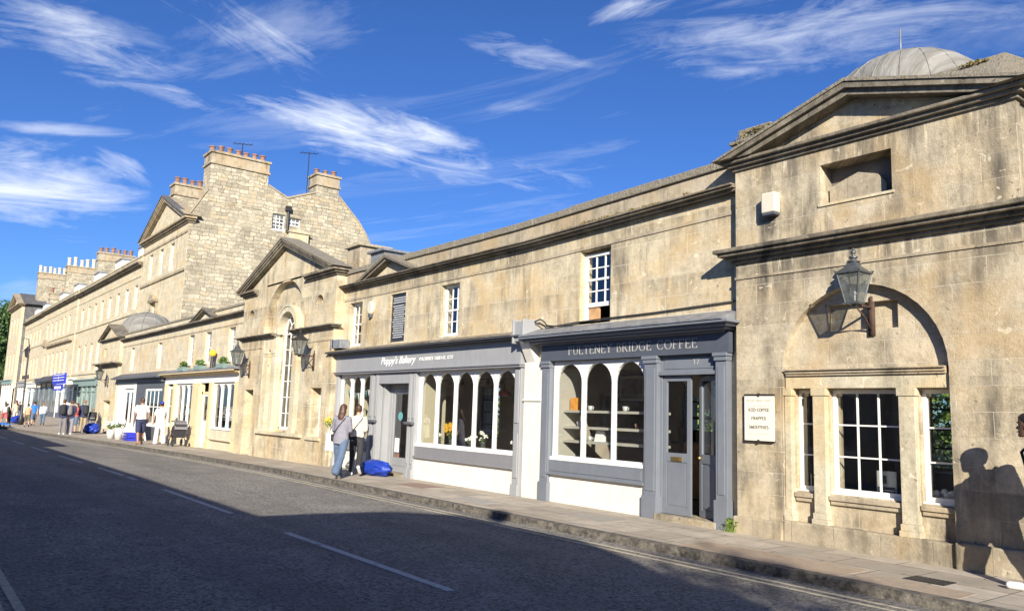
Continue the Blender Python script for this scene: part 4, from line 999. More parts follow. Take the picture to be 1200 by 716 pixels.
# ------------------------------------------------------------------ PEDIMENT BUILDING (tall venetian window)
VB = thing('pedimented_building', 'tall honey stone building with broken pediment and arched window, left of the grey bakery', 'building', (-24.6, -.3, 0))
xl, xr, YF = -28.45, -20.85, -.3; XC = -24.62
b = MB()
dz0 = gz(-27.3)
b.wall(xl, xr, -.3, 5.62, YF, -.06, [(-27.72, -26.9, -.3, 2.14), (-22.15, -21.42, .75, 2.17), (-26.2, -22.7, .80, 4.0)], arches=[(XC, 1.68, 4.0), (-27.62, .25, 4.68), (-21.93, .25, 4.68)])
# fill strip where the arch is narrower than the three lights, niche lower parts
b.wall(-27.87, -27.37, 4.05, 4.68, YF+.05, -.059, []); 
b.wall(xl+.01, xr-.01, -.3, 5.62, -.06, .1, [(-27.72, -26.9, -.3, 2.14), (-22.15, -21.42, .75, 2.17), (-25.18, -23.80, .86, 3.95), (-25.86, -25.52, .95, 3.45), (-23.43, -23.12, .95, 3.45)], arches=[(-24.49, .69, 3.95)])
b.prism([(xl, 5.62), (xr, 5.62), (XC, 6.92)], YF, .1, 'y')
b.box(xr-.3, xr, .1, 4.3, 0, 5.62); b.box(xl, xl+.3, .1, 4.3, -.3, 5.62); b.wall(xl, xr, -.3, 5.6, 4.3, 4.55, [])
b.build('wall', 'stone_main', VB)
b = MB(); b.box(-26.5, xr+.03, YF-.03, YF+.05, -.3, .55); b.build('plinth', 'stone_main', VB, bevel=.01)
b = MB()
for a, c in ((-26.18, -25.86), (-25.50, -25.20), (-23.78, -23.45), (-23.1, -22.72)):
    b.box(a, c, -.27, -.059, .9, 3.4); b.box(a-.03, c+.03, -.3, -.058, .80, .92); b.box(a-.04, c+.04, -.31, -.057, 3.32, 3.44); b.box(a-.02, c+.02, -.285, -.058, 3.24, 3.32)
b.box(-26.22, -25.19, -.28, -.0585, 3.44, 3.86); b.box(-23.79, -22.68, -.28, -.0585, 3.44, 3.86)
# archivolt
K = 18
for k in range(K):
    a0, a1 = PI*k/K, PI*(k+1)/K
    P = [(-24.49+r*math.cos(a), 3.94+r*math.sin(a)) for r, a in ((.70, a0), (.87, a0), (.87, a1), (.70, a1))]
    b.prism(P, -.26, -.057, 'y')
    P = [(-24.49+r*math.cos(a), 3.94+r*math.sin(a)) for r, a in ((.87, a0), (.93, a0), (.93, a1), (.87, a1))]
    b.prism(P, -.29, -.056, 'y')
b.build('window_surround', 'stone_pale', VB)
b = MB(); b.box(-26.3, -22.6, -.40, -.05, .70, .795); b.build('stone_sill', 'stone_pale', VB, bevel=.01)
b = MB(); b.box(-22.3, -21.3, -.36, -.05, .66, .745); b.build('stone_sill', 'stone_pale', VB, bevel=.01)
b = MB()
for a, c, L, R in ((xl, -25.2, True, False), (-23.78, xr, False, True)):
    cornice(b, a, c, YF, 3.86, [(.04, .05), (.04, .14), (.04, .20)], L, R, yb=-.15)
b.build('mid_cornice', 'stone_dark', VB, bevel=.006)
for a, c in ((xl-.01, -26.3), (-22.6, xr+.01)):
    b = MB(); b.box(a, c, YF-.015, YF+.01, 3.52, 3.56); b.build('string_course', 'stone_band', VB)
b = MB(); pediment(b, xl-.25, xr+.25, 5.62, 7.02, YF, .26, .22, 0, yb=.04, steps=3)
cornice(b, xl, -27.1, YF, 5.42, [(.06, .06), (.06, .14), (.07, .22)], True, False, yb=.15); cornice(b, -22.9, xr, YF, 5.42, [(.06, .06), (.06, .14), (.07, .22)], False, True, yb=.15)
b.build('pediment', 'stone_dark', VB)
b = MB(); b.prism([(xl-.3, 5.625), (-24.65, 7.09), (xr+.3, 5.625), (xr+.2, 5.625), (-24.65, 7.03), (xl-.2, 5.625)], YF-.28, .05, 'y'); b.build('coping', 'coping', VB)
b = MB(); b.prism([(.2, 5.6), (2.2, 6.25), (4.5, 5.6)], xl, xr, 'x'); b.build('roof', 'slate', VB)
b = MB(); b.box(-21.75, -20.9, 1.2, 2.4, 5.5, 6.35); b.box(-21.85, -20.8, 1.1, 2.5, 6.35, 6.42); b.box(-21.3, -20.898, 1.6, 1.9, 5.95, 6.15, 1); b.build('roof_hatch', ['lead', 'black_paint'], VB)
b = MB(); b.box(-23.4, -22.5, 1.2, 2.2, 6.0, 6.75); b.box(-23.5, -22.4, 1.1, 2.3, 6.75, 6.83); b.build('chimney_base', 'stone_band', VB)
# tall arched window
def tall(x0, x1, z0, zs, r, cols, rows, y):
    b = MB(); fw = .06
    b.box(x0, x0+fw, y, y+.05, z0, zs); b.box(x1-fw, x1, y, y+.05, z0, zs); b.box(x0, x1, y, y+.05, z0-.02, z0+.08)
    xm = (x0+x1)/2
    for i in range(1, cols): xx = x0+(x1-x0)*i/cols; b.box(xx-.014, xx+.014, y+.01, y+.04, z0, zs+(r*.95 if abs(xx-xm) < .05 else 0))
    for j in range(1, rows+1): zz = z0+(zs-z0)*j/rows; b.box(x0+fw, x1-fw, y+.013, y+.043, zz-.014, zz+.014)
    K = 16
    for k in range(K):
        a0, a1 = PI*k/K, PI*(k+1)/K
        b.prism([(xm+q*math.cos(a), zs+q*math.sin(a)) for q, a in ((r-fw, a0), (r, a0), (r, a1), (r-fw, a1))], y, y+.05, 'y')
        b.prism([(xm+q*math.cos(a), zs+q*math.sin(a)) for q, a in ((r*.48, a0), (r*.54, a0), (r*.54, a1), (r*.48, a1))], y+.01, y+.04, 'y')
    for a in (PI*.28, PI*.72): b.tube([(xm+r*.5*math.cos(a), y+.025, zs+r*.5*math.sin(a)), (xm+r*.95*math.cos(a), y+.025, zs+r*.95*math.sin(a))], .013, 4)
    o = b.build('arched_window', 'white_paint', VB)
    g = MB(); P = [(x0+.02, y+.03, z0), (x1-.02, y+.03, z0)]+[(xm+(r-.02)*math.cos(PI*k/K), y+.03, zs+(r-.02)*math.sin(PI*k/K)) for k in range(K+1)]
    g.add(P, [tuple(range(len(P)))]); g.build('pane', 'glass', o, recalc=False)
tall(-25.18, -23.80, .88, 3.95, .69, 3, 6, .0)
sash(VB, -25.86, -25.52, .95, 3.45, .0, 1, 6, fw=.05, meet=False); sash(VB, -23.43, -23.12, .95, 3.45, .0, 1, 6, fw=.05, meet=False)
sash(VB, -22.15, -21.42, .75, 2.17, .0, 3, 4, fw=.07)
room(VB, xl+.35, xr-.35, .12, 4.2, 0, 5.0, [(-26.2, -24.6, 1.0, 3.6)], 'plaster')
b = MB(); b.box(-25.9, -23.1, .0, .03, .9, 4.4); 
b = MB(); b.box(-27.72, -26.9, .0, .05, -.12, 2.14); b.box(-27.66, -26.96, -.012, 0, 1.1, 2.05); b.box(-27.66, -26.96, -.012, 0, .05, .95); o = b.build('door', 'door_green', VB)
b = MB(); b.ball((-27.6, -.03, 1.02), .03, n=8); b.build('handle', 'brass', o)
# small grey box by the bakery fascia
jb = MB(); jb.box(-20.95, -20.4, -.30, -.001, 3.27, 3.52); jb.box(-20.98, -20.9, -.33, -.001, 3.25, 3.55)
tag(jb.build('cable_box', 'lead', None, loc=(-20.7, -.1, 3.4), bevel=.01), 'grey box on the wall above the left end of the bakery shopfront', 'box')

# ------------------------------------------------------------------ LEFT RANGE: yellow shop and dark shop
def low_range(t, x0, x1, wins, gops, ped=None):
    b = MB(); b.wall(x0, x1, -.5, 4.94, 0, .3, wins+gops); b.build('wall', 'stone_far', t)
    b = MB(); b.box(x0, x1, -.018, .05, 4.62, 4.68); b.build('string_course', 'stone_band', t)
    b = MB(); cornice(b, x0, x1, 0, 4.94, [(.04, .06), (.04, .14), (.06, .22)], yb=.33); b.build('cornice', 'stone_dark', t)
    b = MB(); b.box(x0, x1, .02, .34, 5.08, 5.34); b.build('parapet', 'stone_pale', t)
    b = MB(); b.box(x0, x1, -.02, .38, 5.34, 5.42); b.build('coping', 'coping', t)
    b = MB(); b.prism([(.38, 5.1), (2.4, 6.05), (4.4, 5.1)], x0, x1, 'x'); b.build('roof', 'slate', t)
    b = MB(); b.box(x0, x1, 4.3, 4.55, -.5, 5.1); b.build('rear_wall', 'stone_far', t)
    for a, c, e, f in wins: sash(t, a, c, e, f, .12, 2, 4, fw=.08, bar=.03, sill=.1, pane='far_pane')
    if ped:
        b = MB(); pediment(b, ped[0], ped[1], 5.08, 5.6, 0, .24, .13, 0, yb=.3, steps=2, tymp=.0, mt=1); b.build('small_pediment', ['stone_dark', 'stone_far'], t)
YS = thing('yellow_shop_building', 'low stone building with the yellow framed shopfront and flower troughs on its hood', 'building', (-33.8, 0, gz(-33.8)))
low_range(YS, -39.05, -28.46, [(-36.1, -35.35, 3.24, 4.56), (-33.75, -33.0, 3.24, 4.56), (-30.85, -30.1, 3.24, 4.56)], [(-38.9, -28.75, -.5, 2.8)], (-35.6, -32.1))
for a, c in ((-38.9, -38.55), (-37.5, -37.1), (-34.55, -33.5), (-32.35, -31.9), (-29.35, -28.8)):
    b = MB(); b.box(a, c, -.13, .02, -.3, 2.45); b.box(a+.06, c-.06, -.15, -.131, .35, 2.3); b.box(a-.02, c+.02, -.17, -.129, -.3, .12)
    b.build('pilaster', 'yellow_paint', YS)
b = MB(); b.box(-38.9, -28.8, -.12, .02, 2.45, 2.76); b.build('fascia', 'white_paint', YS)
b = MB(); cornice(b, -38.95, -28.75, -.12, 2.76, [(.04, .1), (.05, .22), (.05, .32)], yb=0); b.build('shop_cornice', 'yellow_paint', YS)
b = MB(); b.prism([(-.46, 2.902), (-.46, 2.93), (0, 3.1), (0, 2.902)], -39.0, -28.6, 'x'); b.build('lead_flashing', 'lead', YS)
arcade(YS, -37.08, -34.57, .66, 2.43, -.04, 3, side=.1, bw=.09); arcade(YS, -31.88, -29.37, .68, 2.43, -.04, 3, side=.1, bw=.09)
for a, c in ((-37.1, -34.55), (-31.9, -29.35)):
    b = MB(); b.box(a, c, -.1, .05, .26, .63); b.box(a, c, -.16, -.098, .26, .31); b.build('window_panel', 'pale_panel', YS); b = MB(); b.box(a, c, -.05, .06, -.4, .26); b.build('stall_riser', 'pale_panel', YS)
d = leaf(YS, .9, gz(-33), 2.0, 'white_paint', .95); place(d, YS, -33.35, -.02); 
for ch in d.children: pass
d.location.z = -gz(-33.8)
b = MB(); b.box(-33.5, -32.35, -.04, .03, 2.0, 2.1); b.box(-33.5, -33.36, -.04, .03, -.3, 2.45); b.box(-32.44, -32.35, -.04, .03, -.3, 2.45); b.build('door_frame', 'yellow_paint', YS)
sash(YS, -38.5, -37.55, .55, 2.35, -.03, 1, 2, fw=.12, name='side_window'); b = MB(); b.box(-38.55, -37.5, -.06, .04, -.4, .55); b.build('side_panel', 'pale_panel', YS)
room(YS, -38.9, -28.75, .2, 4.2, -.15, 2.8, [], 'room_dark')
b = MB(); random.seed(5)
for xa, xb in ((-37.0, -34.7), (-31.8, -29.5)):
    for z in (.66, 1.12, 1.5): b.box(xa, xb, .1, .4, z, z+.03, 0)
b.build('display_shelf', 'shelf', YS)
k = 0
for xa, xb in ((-37.0, -34.7), (-31.8, -29.5)):
    for z in (.69, 1.15):
        x = xa+.15
        while x < xb-.1:
            m_ = random.choice(['teal', 'white_letter', 'red', 'terracotta', 'lead', 'teal', 'zinc']); h = random.uniform(.12, .3); w = random.uniform(.05, .1); k += 1
            bb = MB(); bb.lathe([(w*.7, 0), (w, h*.3), (w*.9, h*.6), (w*.35, h*.75), (w*.4, h)], (x, .22, z), 8)
            tag(bb.build('jar', m_, None, loc=(x, .22, z), smooth=True), 'small coloured jar among the wares on the shelves of the yellow shop windows', 'jar', 'jars in the yellow shop windows'); x += random.uniform(.24, .4)
DS = thing('dark_shop_building', 'low stone building with a white doorway and charcoal shopfront beyond the yellow shop', 'building', (-44, 0, gz(-44)))
low_range(DS, -49.0, -39.06, [(-46.9, -46.15, 3.24, 4.5), (-41.3, -40.55, 3.24, 4.5)], [(-48.6, -39.2, -.5, 2.6)])
b = MB(); b.prism([(-.5, 2.78), (-.5, 2.84), (0, 3.1), (0, 2.78)], -48.9, -39.1, 'x'); b.box(-48.9, -39.1, -.2, .0, 2.58, 2.775); b.build('shop_hood', 'charcoal_paint', DS)
b = MB(); b.box(-48.8, -44.6, -.1, .03, 2.3, 2.58); b.box(-48.8, -47.2, -.1, .03, -.4, 2.3); b.box(-44.9, -44.45, -.12, .03, -.4, 2.58); b.build('door_surround', 'white_paint', DS)
for i in range(2):
    d = leaf(DS, 1.12, -.2, 2.28, 'white_paint', .5, rail=.16); place(d, DS, -47.18+i*1.14, -.02); d.location.z = -gz(-44)
b = MB(); b.box(-44.45, -39.15, -.1, .03, 2.3, 2.58); b.box(-44.45, -42.6, -.1, .03, -.4, 2.3); b.box(-42.6, -39.15, -.1, .03, -.4, .45); b.box(-39.4, -39.15, -.1, .03, .45, 2.3); b.build('shopfront_frame', 'charcoal_paint', DS)
sash(DS, -42.6, -39.4, .45, 2.3, -.05, 4, 2, fw=.14, name='shop_window', bar=.05, meet=False)
room(DS, -48.8, -39.15, .2, 4.2, -.2, 2.8, [], 'room_warm')

# hood planters, yellow ball
random.seed(11)
for x, l in ((-35.75, 'left'), (-33.4, 'middle'), (-30.5, 'right')):
    t = thing('planter', 'green trough of plants on the yellow shop hood, the %s one of three' % l, 'planter', (x, -.22, 3.0), 'planters on the yellow shop hood')
    b = MB(); b.prism([(x-.45, 3.14), (x+.45, 3.14), (x+.38, 2.98), (x-.38, 2.98)], -.38, -.1, 'y'); b.build('trough', 'green_paint', t)
    b = MB(); leafblob(b, (x, -.24, 3.26), (.42, .15, .14), 160, .06); b.build('foliage', 'leaf', t, recalc=False)
t = thing('globe_ornament', 'yellow ball on a dark stem standing on the yellow shop hood', 'ornament', (-32.0, -.2, 3.05))
b = MB(); b.ball((-32.0, -.2, 3.60), .14, n=16); b.build('ball', 'yellow', t, smooth=True); b = MB(); b.tube([(-32, -.2, 3.0), (-32, -.2, 3.5)], .07, 8); b.build('stem', 'iron', t)

# ------------------------------------------------------------------ FAR END PAVILION
EP = thing('domed_pavilion', 'small stone pavilion with grey dome at the far end of the low shops', 'building', (-51.5, -.15, gz(-51)))
b = MB(); b.wall(-54.2, -48.99, -.6, 5.25, -.15, .3, [(-53.3, -52.7, 3.86+.35, 4.75), (-51.6, -50.2, .0, 1.6)]); b.prism([(-54.2, 5.25), (-48.99, 5.25), (-51.6, 6.0)], -.15, .3, 'y')
b.box(-54.2, -53.9, .3, 4.3, -.6, 5.25); b.box(-49.3, -48.99, .3, 4.3, 2.8, 5.25); b.build('wall', 'stone_far', EP)
b = MB(); b.box(-51.6, -50.2, .05, .1, 0, 1.6); b.box(-53.3, -52.7, .05, .1, 4.2, 4.75); b.build('blocked_opening', 'stone_pale', EP)
b = MB(); b.box(-51.8, -50.0, -.22, -.148, 1.6, 1.68); b.build('opening_hood', 'stone_band', EP)
b = MB(); cornice(b, -54.2, -48.99, -.15, 3.58, [(.08, .08), (.08, .22), (.08, .36)], True, True, yb=-.1); b.build('ledge', 'stone_dark', EP)
b = MB(); pediment(b, -54.5, -48.7, 5.25, 6.15, -.15, .22, .17, 0, yb=.4, steps=2); cornice(b, -54.2, -48.99, -.15, 5.13, [(.06, .1), (.06, .2)], True, True, yb=.3); b.build('pediment', 'stone_dark', EP)
b = MB(); b.box(-54.2, -49, .3, 4.3, 5.2, 5.3); b.prism([(.3, 5.3), (2.3, 6.0), (4.3, 5.3)], -54.2, -49.0, 'x'); b.build('roof', 'slate', EP)
prof = [(1.55, -.6), (1.55, 0)]+[(1.55*math.cos(a), 1.22*math.sin(a)) for a in [i*PI/2/10 for i in range(10)]]+[(.05, 1.22)]
b = MB(); b.lathe(prof, (-52.1, 1.9, 5.85), 32); d = b.build('dome', 'dome', EP, smooth=True)
b = MB()
for k in range(12):
    t_ = 2*PI*k/12+.1; b.tube([(-52.1+1.56*math.cos(a)*math.cos(t_), 1.9+1.56*math.cos(a)*math.sin(t_), 5.85+1.23*math.sin(a)) for a in [i*1.5/7 for i in range(8)]], .03, 5)
b.build('rib', 'dome', d)
b = MB(); b.tube([(-52.1, 1.9, 7.0), (-52.1, 1.9, 7.25)], .05, 6); b.ball((-52.1, 1.9, 7.25), .08, n=8); b.build('finial', 'lead', d)

# ------------------------------------------------------------------ TERRACE beyond the bridge
def terr_wall(t, x0, x1, z0, z1, y, rows, mat='stone_far', th=.4):
    ops = []
    for (xs, w, a, c) in rows: ops += [(x-w/2, x+w/2, a, c) for x in xs]
    b = MB(); b.wall(x0, x1, z0, z1, y, y+th, ops); b.build('wall', mat, t)
    for (xs, w, a, c) in rows:
        for x in xs: sash(t, x-w/2, x+w/2, a, c, y+.16, 2, 4, fw=.14, bar=.05, name='sash_window', pane='far_pane', d=.06, sill=.14)
def pots(parent, x, ys, z, h, r, mat, ax='y'):
    for q in ys:
        c = (x+random.uniform(-.04, .04), q+random.uniform(-.05, .05), z) if ax == 'y' else (q, x, z)
        h0 = h; h = h0*random.uniform(.82, 1.12)
        b = MB(); b.lathe([(r*1.12, 0), (r*1.12, h*.1), (r*.9, h*.15), (r*.85, h*.8), (r*1.1, h*.86), (r*1.1, h), (r*.75, h), (r*.7, h*.6)], c, 12)
        b.build('chimney_pot', mat, parent, smooth=False); h = h0
def stack(parent, x0, x1, y0, y1, z0, z1, npots, ph, pr, pm, mat='rubble', cap='stone_band'):
    b = MB(); b.box(x0, x1, y0, y1, z0, z1-.75, 0); b.box(x0-.1, x1+.1, y0-.1, y1+.1, z1-.95, z1-.8, 1); b.box(x0-.02, x1+.02, y0-.02, y1+.02, z1-.8, z1-.16, 1); b.box(x0-.12, x1+.12, y0-.12, y1+.12, z1-.16, z1, 1)
    o = b.build('chimney', [mat, cap], parent)
    ys = [y0+.25+(y1-y0-.5)*i/(npots-1) for i in range(npots)]
    pots(o, (x0+x1)/2, ys, z1, ph, pr, pm)
    return o
TA = thing('gabled_terrace_house', 'tall end of terrace house with rubble stone gable, orange chimney pots and pediment', 'building', (-60.8, 4.5, gz(-60)))
GXp = -54.85; YT = 4.5
terr_wall(TA, -66.9, GXp-.01, -.6, 14.0, YT, [([-64.4, -61.4, -58.5], 1.0, 10.9, 12.85), ([-64.4, -58.5], 1.0, 4.5, 7.0), ([-62.0], 1.1, 7.8, 9.0)])
# rubble gable facing the bridge
prof = [(4.52, -.6), (18.75, -.6), (18.75, 12.9), (18.4, 13.8), (17.7, 15.05), (17.0, 15.95), (15.25, 17.6), (13.35, 17.55), (11.2, 16.7), (9.75, 17.35), (5.55, 16.2), (4.52, 14.35)]
def gable(name):
    # polygon with two small window openings cut: built as wall grid below 14.2 / above, strips in between
    b = MB()
    import bisect
    ops = [(10.2, 11.15, 14.25, 15.45), (11.35, 12.35, 14.75, 15.35)]
    top = [(4.52, 14.35), (5.55, 16.2), (9.75, 17.35), (11.2, 16.7), (13.35, 17.55), (15.25, 17.6), (17.0, 15.95), (17.7, 15.05), (18.4, 13.8), (18.75, 12.9)]
    def tz(y):
        for (a, za), (c, zc) in zip(top[:-1], top[1:]):
            if a <= y <= c: return za+(zc-za)*(y-a)/(c-a)
        return top[-1][1]
    ys = sorted({p[0] for p in top}|{v for o in ops for v in o[:2]}|{7.0, 8.5})
    for x, w in ((GXp, 1), (GXp-.5, 0)):
        for a, c in zip(ys[:-1], ys[1:]):
            zs = [-.6]; op = [o for o in ops if o[0] <= a and o[1] >= c]
            if op:
                b.add([(x, a, -.6), (x, c, -.6), (x, c, op[0][2]), (x, a, op[0][2])], [(0, 1, 2, 3)])
                b.add([(x, a, op[0][3]), (x, c, op[0][3]), (x, c, tz(c)), (x, a, tz(a))], [(0, 1, 2, 3)])
            else: b.add([(x, a, -.6), (x, c, -.6), (x, c, tz(c)), (x, a, tz(a))], [(0, 1, 2, 3)])
    for (a, za), (c, zc) in zip(top[:-1], top[1:]): b.add([(GXp, a, za), (GXp, c, zc), (GXp-.5, c, zc), (GXp-.5, a, za)], [(0, 1, 2, 3)])
    for o in ops:
        y0, y1, z0, z1 = o
        for q in ([(y0, z0), (y1, z0)], [(y1, z0), (y1, z1)], [(y1, z1), (y0, z1)], [(y0, z1), (y0, z0)]):
            b.add([(GXp, q[0][0], q[0][1]), (GXp, q[1][0], q[1][1]), (GXp-.5, q[1][0], q[1][1]), (GXp-.5, q[0][0], q[0][1])], [(0, 1, 2, 3)])
    b.add([(GXp, 18.75, -.6), (GXp-.5, 18.75, -.6), (GXp-.5, 18.75, 12.9), (GXp, 18.75, 12.9)], [(0, 1, 2, 3)])
    b.build(name, 'rubble', TA, recalc=False)
    for (a, za), (c, zc) in zip(top[:-1], top[1:]):
        if (a, c) in ((5.55, 9.75), (13.35, 15.25)): continue
        b = MB(); b.prism([(a, za+.003), (c, zc+.003), (c, zc+.13), (a, za+.13)], GXp-.55, GXp+.06, 'x'); b.build('gable_coping', 'stone_band', TA)
gable('gable_wall')
sash(TA, 10.2, 11.15, 14.25, 15.45, GXp-.15, 3, 4, fw=.08, bar=.04, ax='x', pane='far_pane', sill=.2)
sash(TA, 11.35, 12.35, 14.75, 15.35, GXp-.15, 3, 2, fw=.07, bar=.04, ax='x', pane='far_pane')
b = MB(); b.tube([(GXp+.12, 11.3, 14.3), (GXp+.12, 11.3, 15.9), (GXp+.12, 11.1, 16.1)], .09, 8); b.box(GXp+.01, GXp+.3, 11.1, 11.5, 15.75, 16.1); b.build('drainpipe', 'iron', TA)
b = MB(); b.box(GXp-.2, GXp+.35, 11.4, 12.9, 12.7, 14.2); b.prism([(11.2, 14.2), (12.1, 14.55), (13.1, 14.2)], GXp-.2, GXp+.45, 'x'); b.build('gable_dormer', 'stone_pale', TA)
stack(TA, GXp-1.6, GXp+.03, 5.62, 9.68, 15.5, 19.1, 7, .58, .2, 'terracotta')
stack(TA, GXp-1.4, GXp+.03, 13.38, 15.2, 16.5, 19.15, 3, .52, .2, 'terracotta')
stack(TA, -63.1, -61.9, 4.95+.2, 9.0, 14.2, 18.2, 7, .58, .21, 'terracotta')
b = MB(); b.prism([(4.7, 14.2), (9.0, 17.0), (11.2, 16.5), (14, 17.3), (18.7, 12.8)], -66.8, GXp-.5, 'x'); b.build('roof', 'slate', TA)
b = MB(); b.box(-60.2, -58.6, 6.2, 7.4, 15.3, 15.9); b.build('skylight', 'zinc', TA)
b = MB(); b.wall(-66.9, GXp-.5, -.6, 12.8, 18.4, 18.7, []); b.build('rear_wall', 'rubble', TA)
b = MB(); pediment(b, -67.4, GXp+.4, 14.2, 16.75, YT, .4, .4, 0, yb=YT+.7, steps=3, tymp=.03, mt=1); cornice(b, -66.9, GXp, YT, 13.75, [(.12, .1), (.12, .25), (.14, .4)], True, True, yb=YT+.4)
b.build('pediment', ['stone_band', 'stone_far'], TA)
b = MB(); b.prism([(-67.5, 14.15), (-61.1, 16.85), (GXp+.5, 14.15), (GXp+.2, 14.15), (-61.1, 16.72), (-67.2, 14.15)], YT-.45, YT+.02, 'y'); b.build('pediment_roof', 'slate', TA)
b = MB(); b.box(-66.9, GXp, YT-.06, YT-.002, 13.1, 13.25); b.box(-66.9, GXp, YT-.1, YT-.002, 10.45, 10.62); b.build('string_course', 'stone_band', TA)
b = MB(); b.prism([(-62.9, 9.0), (-61.1, 9.0), (-62.0, 9.6)], YT-.35, YT-.002, 'y'); b.box(-63.0, -61.0, YT-.3, YT-.002, 8.9, 9.0); b.box(-62.9, -62.65, YT-.15, YT-.002, 7.6, 8.9); b.box(-61.35, -61.1, YT-.15, YT-.002, 7.6, 8.9); b.box(-63.0, -61.0, YT-.25, YT-.002, 7.5, 7.65); b.build('window_hood', 'stone_band', TA)
# long blocks
def block(t, x0, x1, xs, zg=3.9, dorm=(), y=YT, ztop=13.2):
    terr_wall(t, x0, x1, 3.0, 12.3, y, [(xs, 1.05, 8.95, 10.9), (xs, 1.1, 4.45, 7.05)])
    b = MB(); cornice(b, x0, x1, y, 12.3, [(.1, .1), (.12, .3), (.12, .45)], yb=y+.5); b.build('cornice', 'stone_dark', t)
    b = MB(); b.box(x0, x1, y-.05, y+.5, 12.64, 13.1); b.box(x0, x1, y-.12, y+.55, 13.1, 13.22); b.build('parapet', 'stone_far', t)
    b = MB(); b.box(x0, x1, y-.05, y-.002, 11.5, 11.62); b.box(x0, x1, y-.1, y-.002, 8.55, 8.75); b.box(x0, x1, y-.1, y-.002, 4.1, 4.3); b.build('string_course', 'stone_pale', t)
    b = MB(); b.prism([(y+.6, 12.9), (y+2.2, 14.9), (y+4.5, 15.6), (y+7, 15.4), (y+9, 13)], x0, x1, 'x'); b.build('roof', 'slate', t)
    b = MB(); b.box(x0, x1, y+9, y+9.3, -.6, 13); b.box(x0, x1, y+.6, y+9, 12.6, 12.7); b.build('rear_wall', 'stone_far', t)
    for dx in dorm:
        b = MB(); b.box(dx-1.3, dx+1.3, y+.75, y+2.6, 13.0, 14.55, 0); b.box(dx-1.4, dx+1.4, y+.65, y+2.8, 14.55, 14.68, 1); o = b.build('dormer', ['zinc', 'lead'], t)
        for k in (-.8, 0, .8): sash(t, dx+k-.38, dx+k+.38, 13.3, 14.45, y+.70, 2, 2, fw=.08, bar=.04, pane='far_pane', name='dormer_window')
TB = thing('terrace_block', 'long pale terrace block next to the gabled house, with orange chimney pots', 'building', (-80, 4.5, gz(-80)), 'terrace blocks beyond the bridge')
block(TB, -94.0, -66.92, [-68.4, -71.6, -74.9, -78.2, -81.5, -84.7, -87.9, -91.2], dorm=(-71, -80, -90))
stack(TB, -95.0, -94.0, 5.9, 9.4, 12.7, 17.6, 6, .6, .22, 'terracotta')
stack(TB, -70, -68.6, 7.0, 9.5, 13, 17.3, 4, .6, .2, 'terracotta', 'stone_pale')
TC = thing('terrace_block', 'pale stone terrace block with a tall stack of long cream chimney pots', 'building', (-104, 4.4, gz(-104)), 'terrace blocks beyond the bridge')
block(TC, -118.0, -94.02, [-98.4, -101.4, -104.3, -107.3, -110.6, -114.0], dorm=(-101, -111), y=4.4)
stack(TC, -119.2, -117.8, 6.4, 10.5, 12.7, 19.3, 6, 1.15, .24, 'pot_cream')
b = MB(); b.box(-112.5, -95, 4.05, 4.398, 7.9, 8.15); b.prism([(-116, 8.15), (-113, 8.9), (-110, 8.15)], 4.05, 4.4, 'y'); b.build('window_hood', 'stone_band', TC)
TD = thing('terrace_block', 'farthest pale stone terrace block, its stack of rubble stone with cream pots', 'building', (-131, 4.5, gz(-131)), 'terrace blocks beyond the bridge')
block(TD, -137.5, -118.02, [-121, -124, -127, -130.2, -133.4, -136.2], dorm=(-126, -134))
stack(TD, -141.2, -139.8, 5.7, 9.4, 12.7, 21.0, 6, 1.0, .24, 'pot_cream'); stack(TD, -133, -131.6, 6.5, 8.5, 13, 17.0, 2, .9, .25, 'terracotta')
TE = thing('pedimented_end_house', 'farthest terrace house with its own pediment at the left edge', 'building', (-144, 3.7, gz(-154)))
terr_wall(TE, -151, -137.52, 3.0, 15.4, 3.7, [([-148.5, -144.5, -140.5], 1.2, 11.0, 13.8), ([-148.5, -144.5, -140.5], 1.2, 5.0, 8.3)])
b = MB(); pediment(b, -151.8, -136.8, 15.6, 17.8, 3.7, .6, .6, 0, yb=4.4, steps=3, tymp=.03, mt=1); cornice(b, -151, -137.5, 3.7, 15.2, [(.15, .1), (.15, .35), (.1, .6)], True, True, yb=4.1); b.build('pediment', ['stone_band', 'stone_far'], TE)
b = MB(); b.prism([(-151.8, 15.6), (-144.3, 17.9), (-136.8, 15.6)], 3.9, 7, 'y'); b.box(-151, -137.52, 4.1, 12, -.6, 15.6); b.build('roof', ['slate'], TE)
# ground floor shopfronts of the terrace
def shop(x0, x1, y, fasc, frame, glassx, zt=3.6, hood=None, awn=None):
    xm = (x0+x1)/2
    b = MB(); b.box(x0, x1, y-.25, y+.3, zt-.6, zt, 0); b.box(x0, x1, y-.35, y, zt, zt+.12, 0); return b
def shopfront(parent, x0, x1, y, fasc, frame, zt=3.6, n=3, riser='charcoal_paint', glassy='far_pane'):
    zg = gz((x0+x1)/2)
    b = MB(); b.box(x0, x1, y-.25, y+.3, zt-.55, zt); b.box(x0-.05, x1+.05, y-.4, y+.3, zt, zt+.12); b.build('shop_fascia', fasc, parent)
    b = MB(); b.box(x0, x1, y-.08, y+.2, zg-.1, zg+.55); b.build('stall_riser', riser, parent)
    b = MB()
    for i in range(n+1):
        x = x0+(x1-x0)*i/n; w = .22 if i in (0, n) else .09; b.box(max(x0, x-w), min(x1, x+w), y-.12, y+.1, zg+.55 if 0 < i < n else zg-.1, zt-.55)
    b.box(x0+.2, x1-.2, y-.1, y+.08, zt-1.1, zt-1.0); o = b.build('shop_window', frame, parent)
    g = MB(); g.box(x0+.1, x1-.1, y+.02, y+.05, zg+.55, zt-.55); g.build('pane', glassy, o)
b = MB(); b.box(-94, GXp-12.0, YT+.3, YT+.5, -.6, 3.2)
